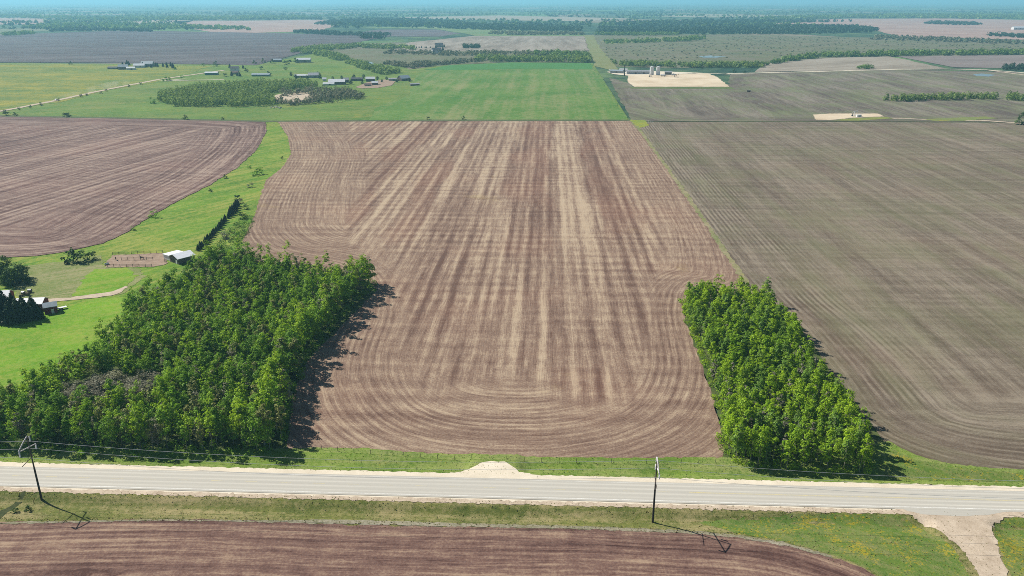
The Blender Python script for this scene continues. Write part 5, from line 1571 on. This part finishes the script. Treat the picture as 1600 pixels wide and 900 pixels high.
px_wood("treeline at the right of the pink far field", [(1540, 56), (1600, 59.5), (1700, 60), (1700, 57), (1600, 56), (1550, 54)], 20, 10, 8, 22, 2.6, 'far_dark', 595)
px_wood("small copse at the grey field's far left corner", [(0, 55.5), (25, 56), (55, 53), (50, 50.5), (25, 52), (0, 54)], 18, 11, 7, 26, 2.2, 'far_leaf', 601)
px_wood("treeline along the far side of the grey field", [(78, 49.2), (110, 48.5), (158, 48.5), (240, 50), (236, 47.5), (158, 46.5), (110, 46.5), (82, 47)], 20, 10, 7, 24, 2.4, 'far_dark', 605)
px_wood("broken trees on the far right rim of the grey field", [(460, 51.5), (500, 54), (530, 55.5), (610, 56), (608, 53.5), (540, 52.5), (500, 49), (460, 48.5)], 18, 10, 6, 24, 2.2, 'far_dark', 609)
px_wood("wooded belt beyond the left pink field", [(30, 44), (100, 46), (250, 45), (390, 47), (380, 43), (280, 40), (190, 37), (80, 38)], 34, 11, 11, 18, 4.0, 'far_leaf', 613)
px_wood("wooded belt above the pink fields at the left", [(-200, 27.5), (0, 27), (200, 33), (270, 32), (500, 29.5), (500, 26), (300, 26.5), (180, 28), (0, 24.5), (-200, 24.5)], 55, 13, 18, 14, 7.0, 'far_leaf', 617)
px_wood("wooded belt above the pink field at the right", [(1190, 32), (1330, 28), (1600, 30), (2000, 33), (2000, 27), (1600, 24), (1400, 23), (1190, 28)], 55, 13, 18, 14, 7.0, 'far_leaf', 621)
px_wood("dark wood in the middle distance left of the tan ribbon", [(930, 38), (1000, 35), (1140, 33), (1330, 34), (1180, 37), (1190, 40), (1000, 42)], 34, 13, 11, 18, 4.4, 'far_dark', 625)
px_wood("trees behind the strip field", [(760, 53), (800, 55), (912, 54.5), (910, 52), (820, 51.5), (770, 50.5)], 18, 9, 7, 24, 2.4, 'far_scrub', 629)
px_wood("dark groups of spruces behind the planted row", [(560, 60.5), (600, 61.5), (605, 59.5), (565, 58)], 16, 13, 6, 26, 2.2, 'far_dark', 633)

for px, py, s_, kd in ((500, 122, 3.5, 'm'), (520, 124.5, 2.5, 'd'), (534, 124, 3, 'm'), (548, 131, 3, 'd'), (553, 122.5, 3.4, 'm'), (566, 131, 2.4, 'd'), (568, 122, 3, 'd'), (590, 124.5, 2.6, 'd'), (597, 128, 2.2, 'm'),
                      (604, 124, 2.4, 'd'), (620, 128, 2.2, 'd'), (640, 127, 2.6, 'd'), (462, 122.5, 3.2, 'm'), (480, 123.5, 3, 'd'), (497, 118, 3, 'm'), (455, 118, 3, 'd')):
    DARKT.put(at(px, py), "leafy dark tree among the sheds of the distant farm", "tree", "trees among the distant farm's sheds", s_ / 3.6, -.4)
for px, py, s_ in ((398, 100, 3), (412, 97.5, 3.2), (425, 98.5, 3), (446, 101, 3.6), (462, 98, 3.8), (452, 99.5, 3.6), (408, 108, 2.6), (446, 109, 2.4), (385, 112, 2.6), (352, 119, 2.4), (420, 117, 2.6)):
    shrub(px, py, "dark scattered bush on the green slope beyond the grove", s_, 'd', "bushes on the green slope", z=-.4)
# the countless trees and hedges towards the horizon
rg = np.random.default_rng(901)
pk = [poly(q) for q in ([(1190, 33), (1330, 28.5), (1600, 31), (2300, 33), (2300, 62), (1600, 62), (1420, 60), (1370, 48)], [(-500, 29), (60, 29), (86, 33), (-500, 40)], [(270, 33), (500, 31), (530, 38), (500, 48), (330, 50)], [(620, 27), (780, 24), (990, 29), (915, 33), (720, 31)], [(530, 56), (590, 46), (680, 46), (720, 52), (690, 57)], [(0, 54), (200, 47.5), (430, 51.5), (610, 56), (0, 97)])]
pts = []
for i in range(620):
    px, py = rg.uniform(-60, 1660), 7 + 40 * rg.beta(1.2, 1.6)
    c = np.array(at(px, py)); kk = rg.integers(5, 22)
    sx = rg.uniform(60, 330); sy = rg.uniform(12, 60)
    pts.append(c + rg.normal(size=(kk, 2)) * np.array([sx, sy]))
pts = np.concatenate(pts)
for q in pk: pts = pts[~inside(pts, q)]
hf = len(pts) // 2
mass("woods", "countless far hedges and tree groups towards the horizon", pts[:hf], 12, 9, 12, 4.5, M['far_leaf'], 902)
mass("woods", "countless far dark conifer groups towards the horizon", pts[hf:], 12, 9, 12, 4.5, M['far_dark'], 903)

# ------------------------------------------------------------------ haze
n = N("thin_blue_haze")
n.t.nodes.remove(n.bsdf)
pv = n.new("ShaderNodeVolumePrincipled")
pv.inputs["Color"].default_value = (.34, .77, 1.0, 1)
pv.inputs["Density"].default_value = 1.0e-4
pv.inputs["Anisotropy"].default_value = 0.2
n.t.links.new(pv.outputs[0], n.out.inputs["Volume"])
HB = 60000
mb = MB(); mb.box((0, 300, (128 - 2.6) / 2), (2 * HB, 2 * HB, 128 + 2.6))
tag(mb.build("haze", n.m), "thin blue summer haze over the whole plain", "haze", None, 'stuff')
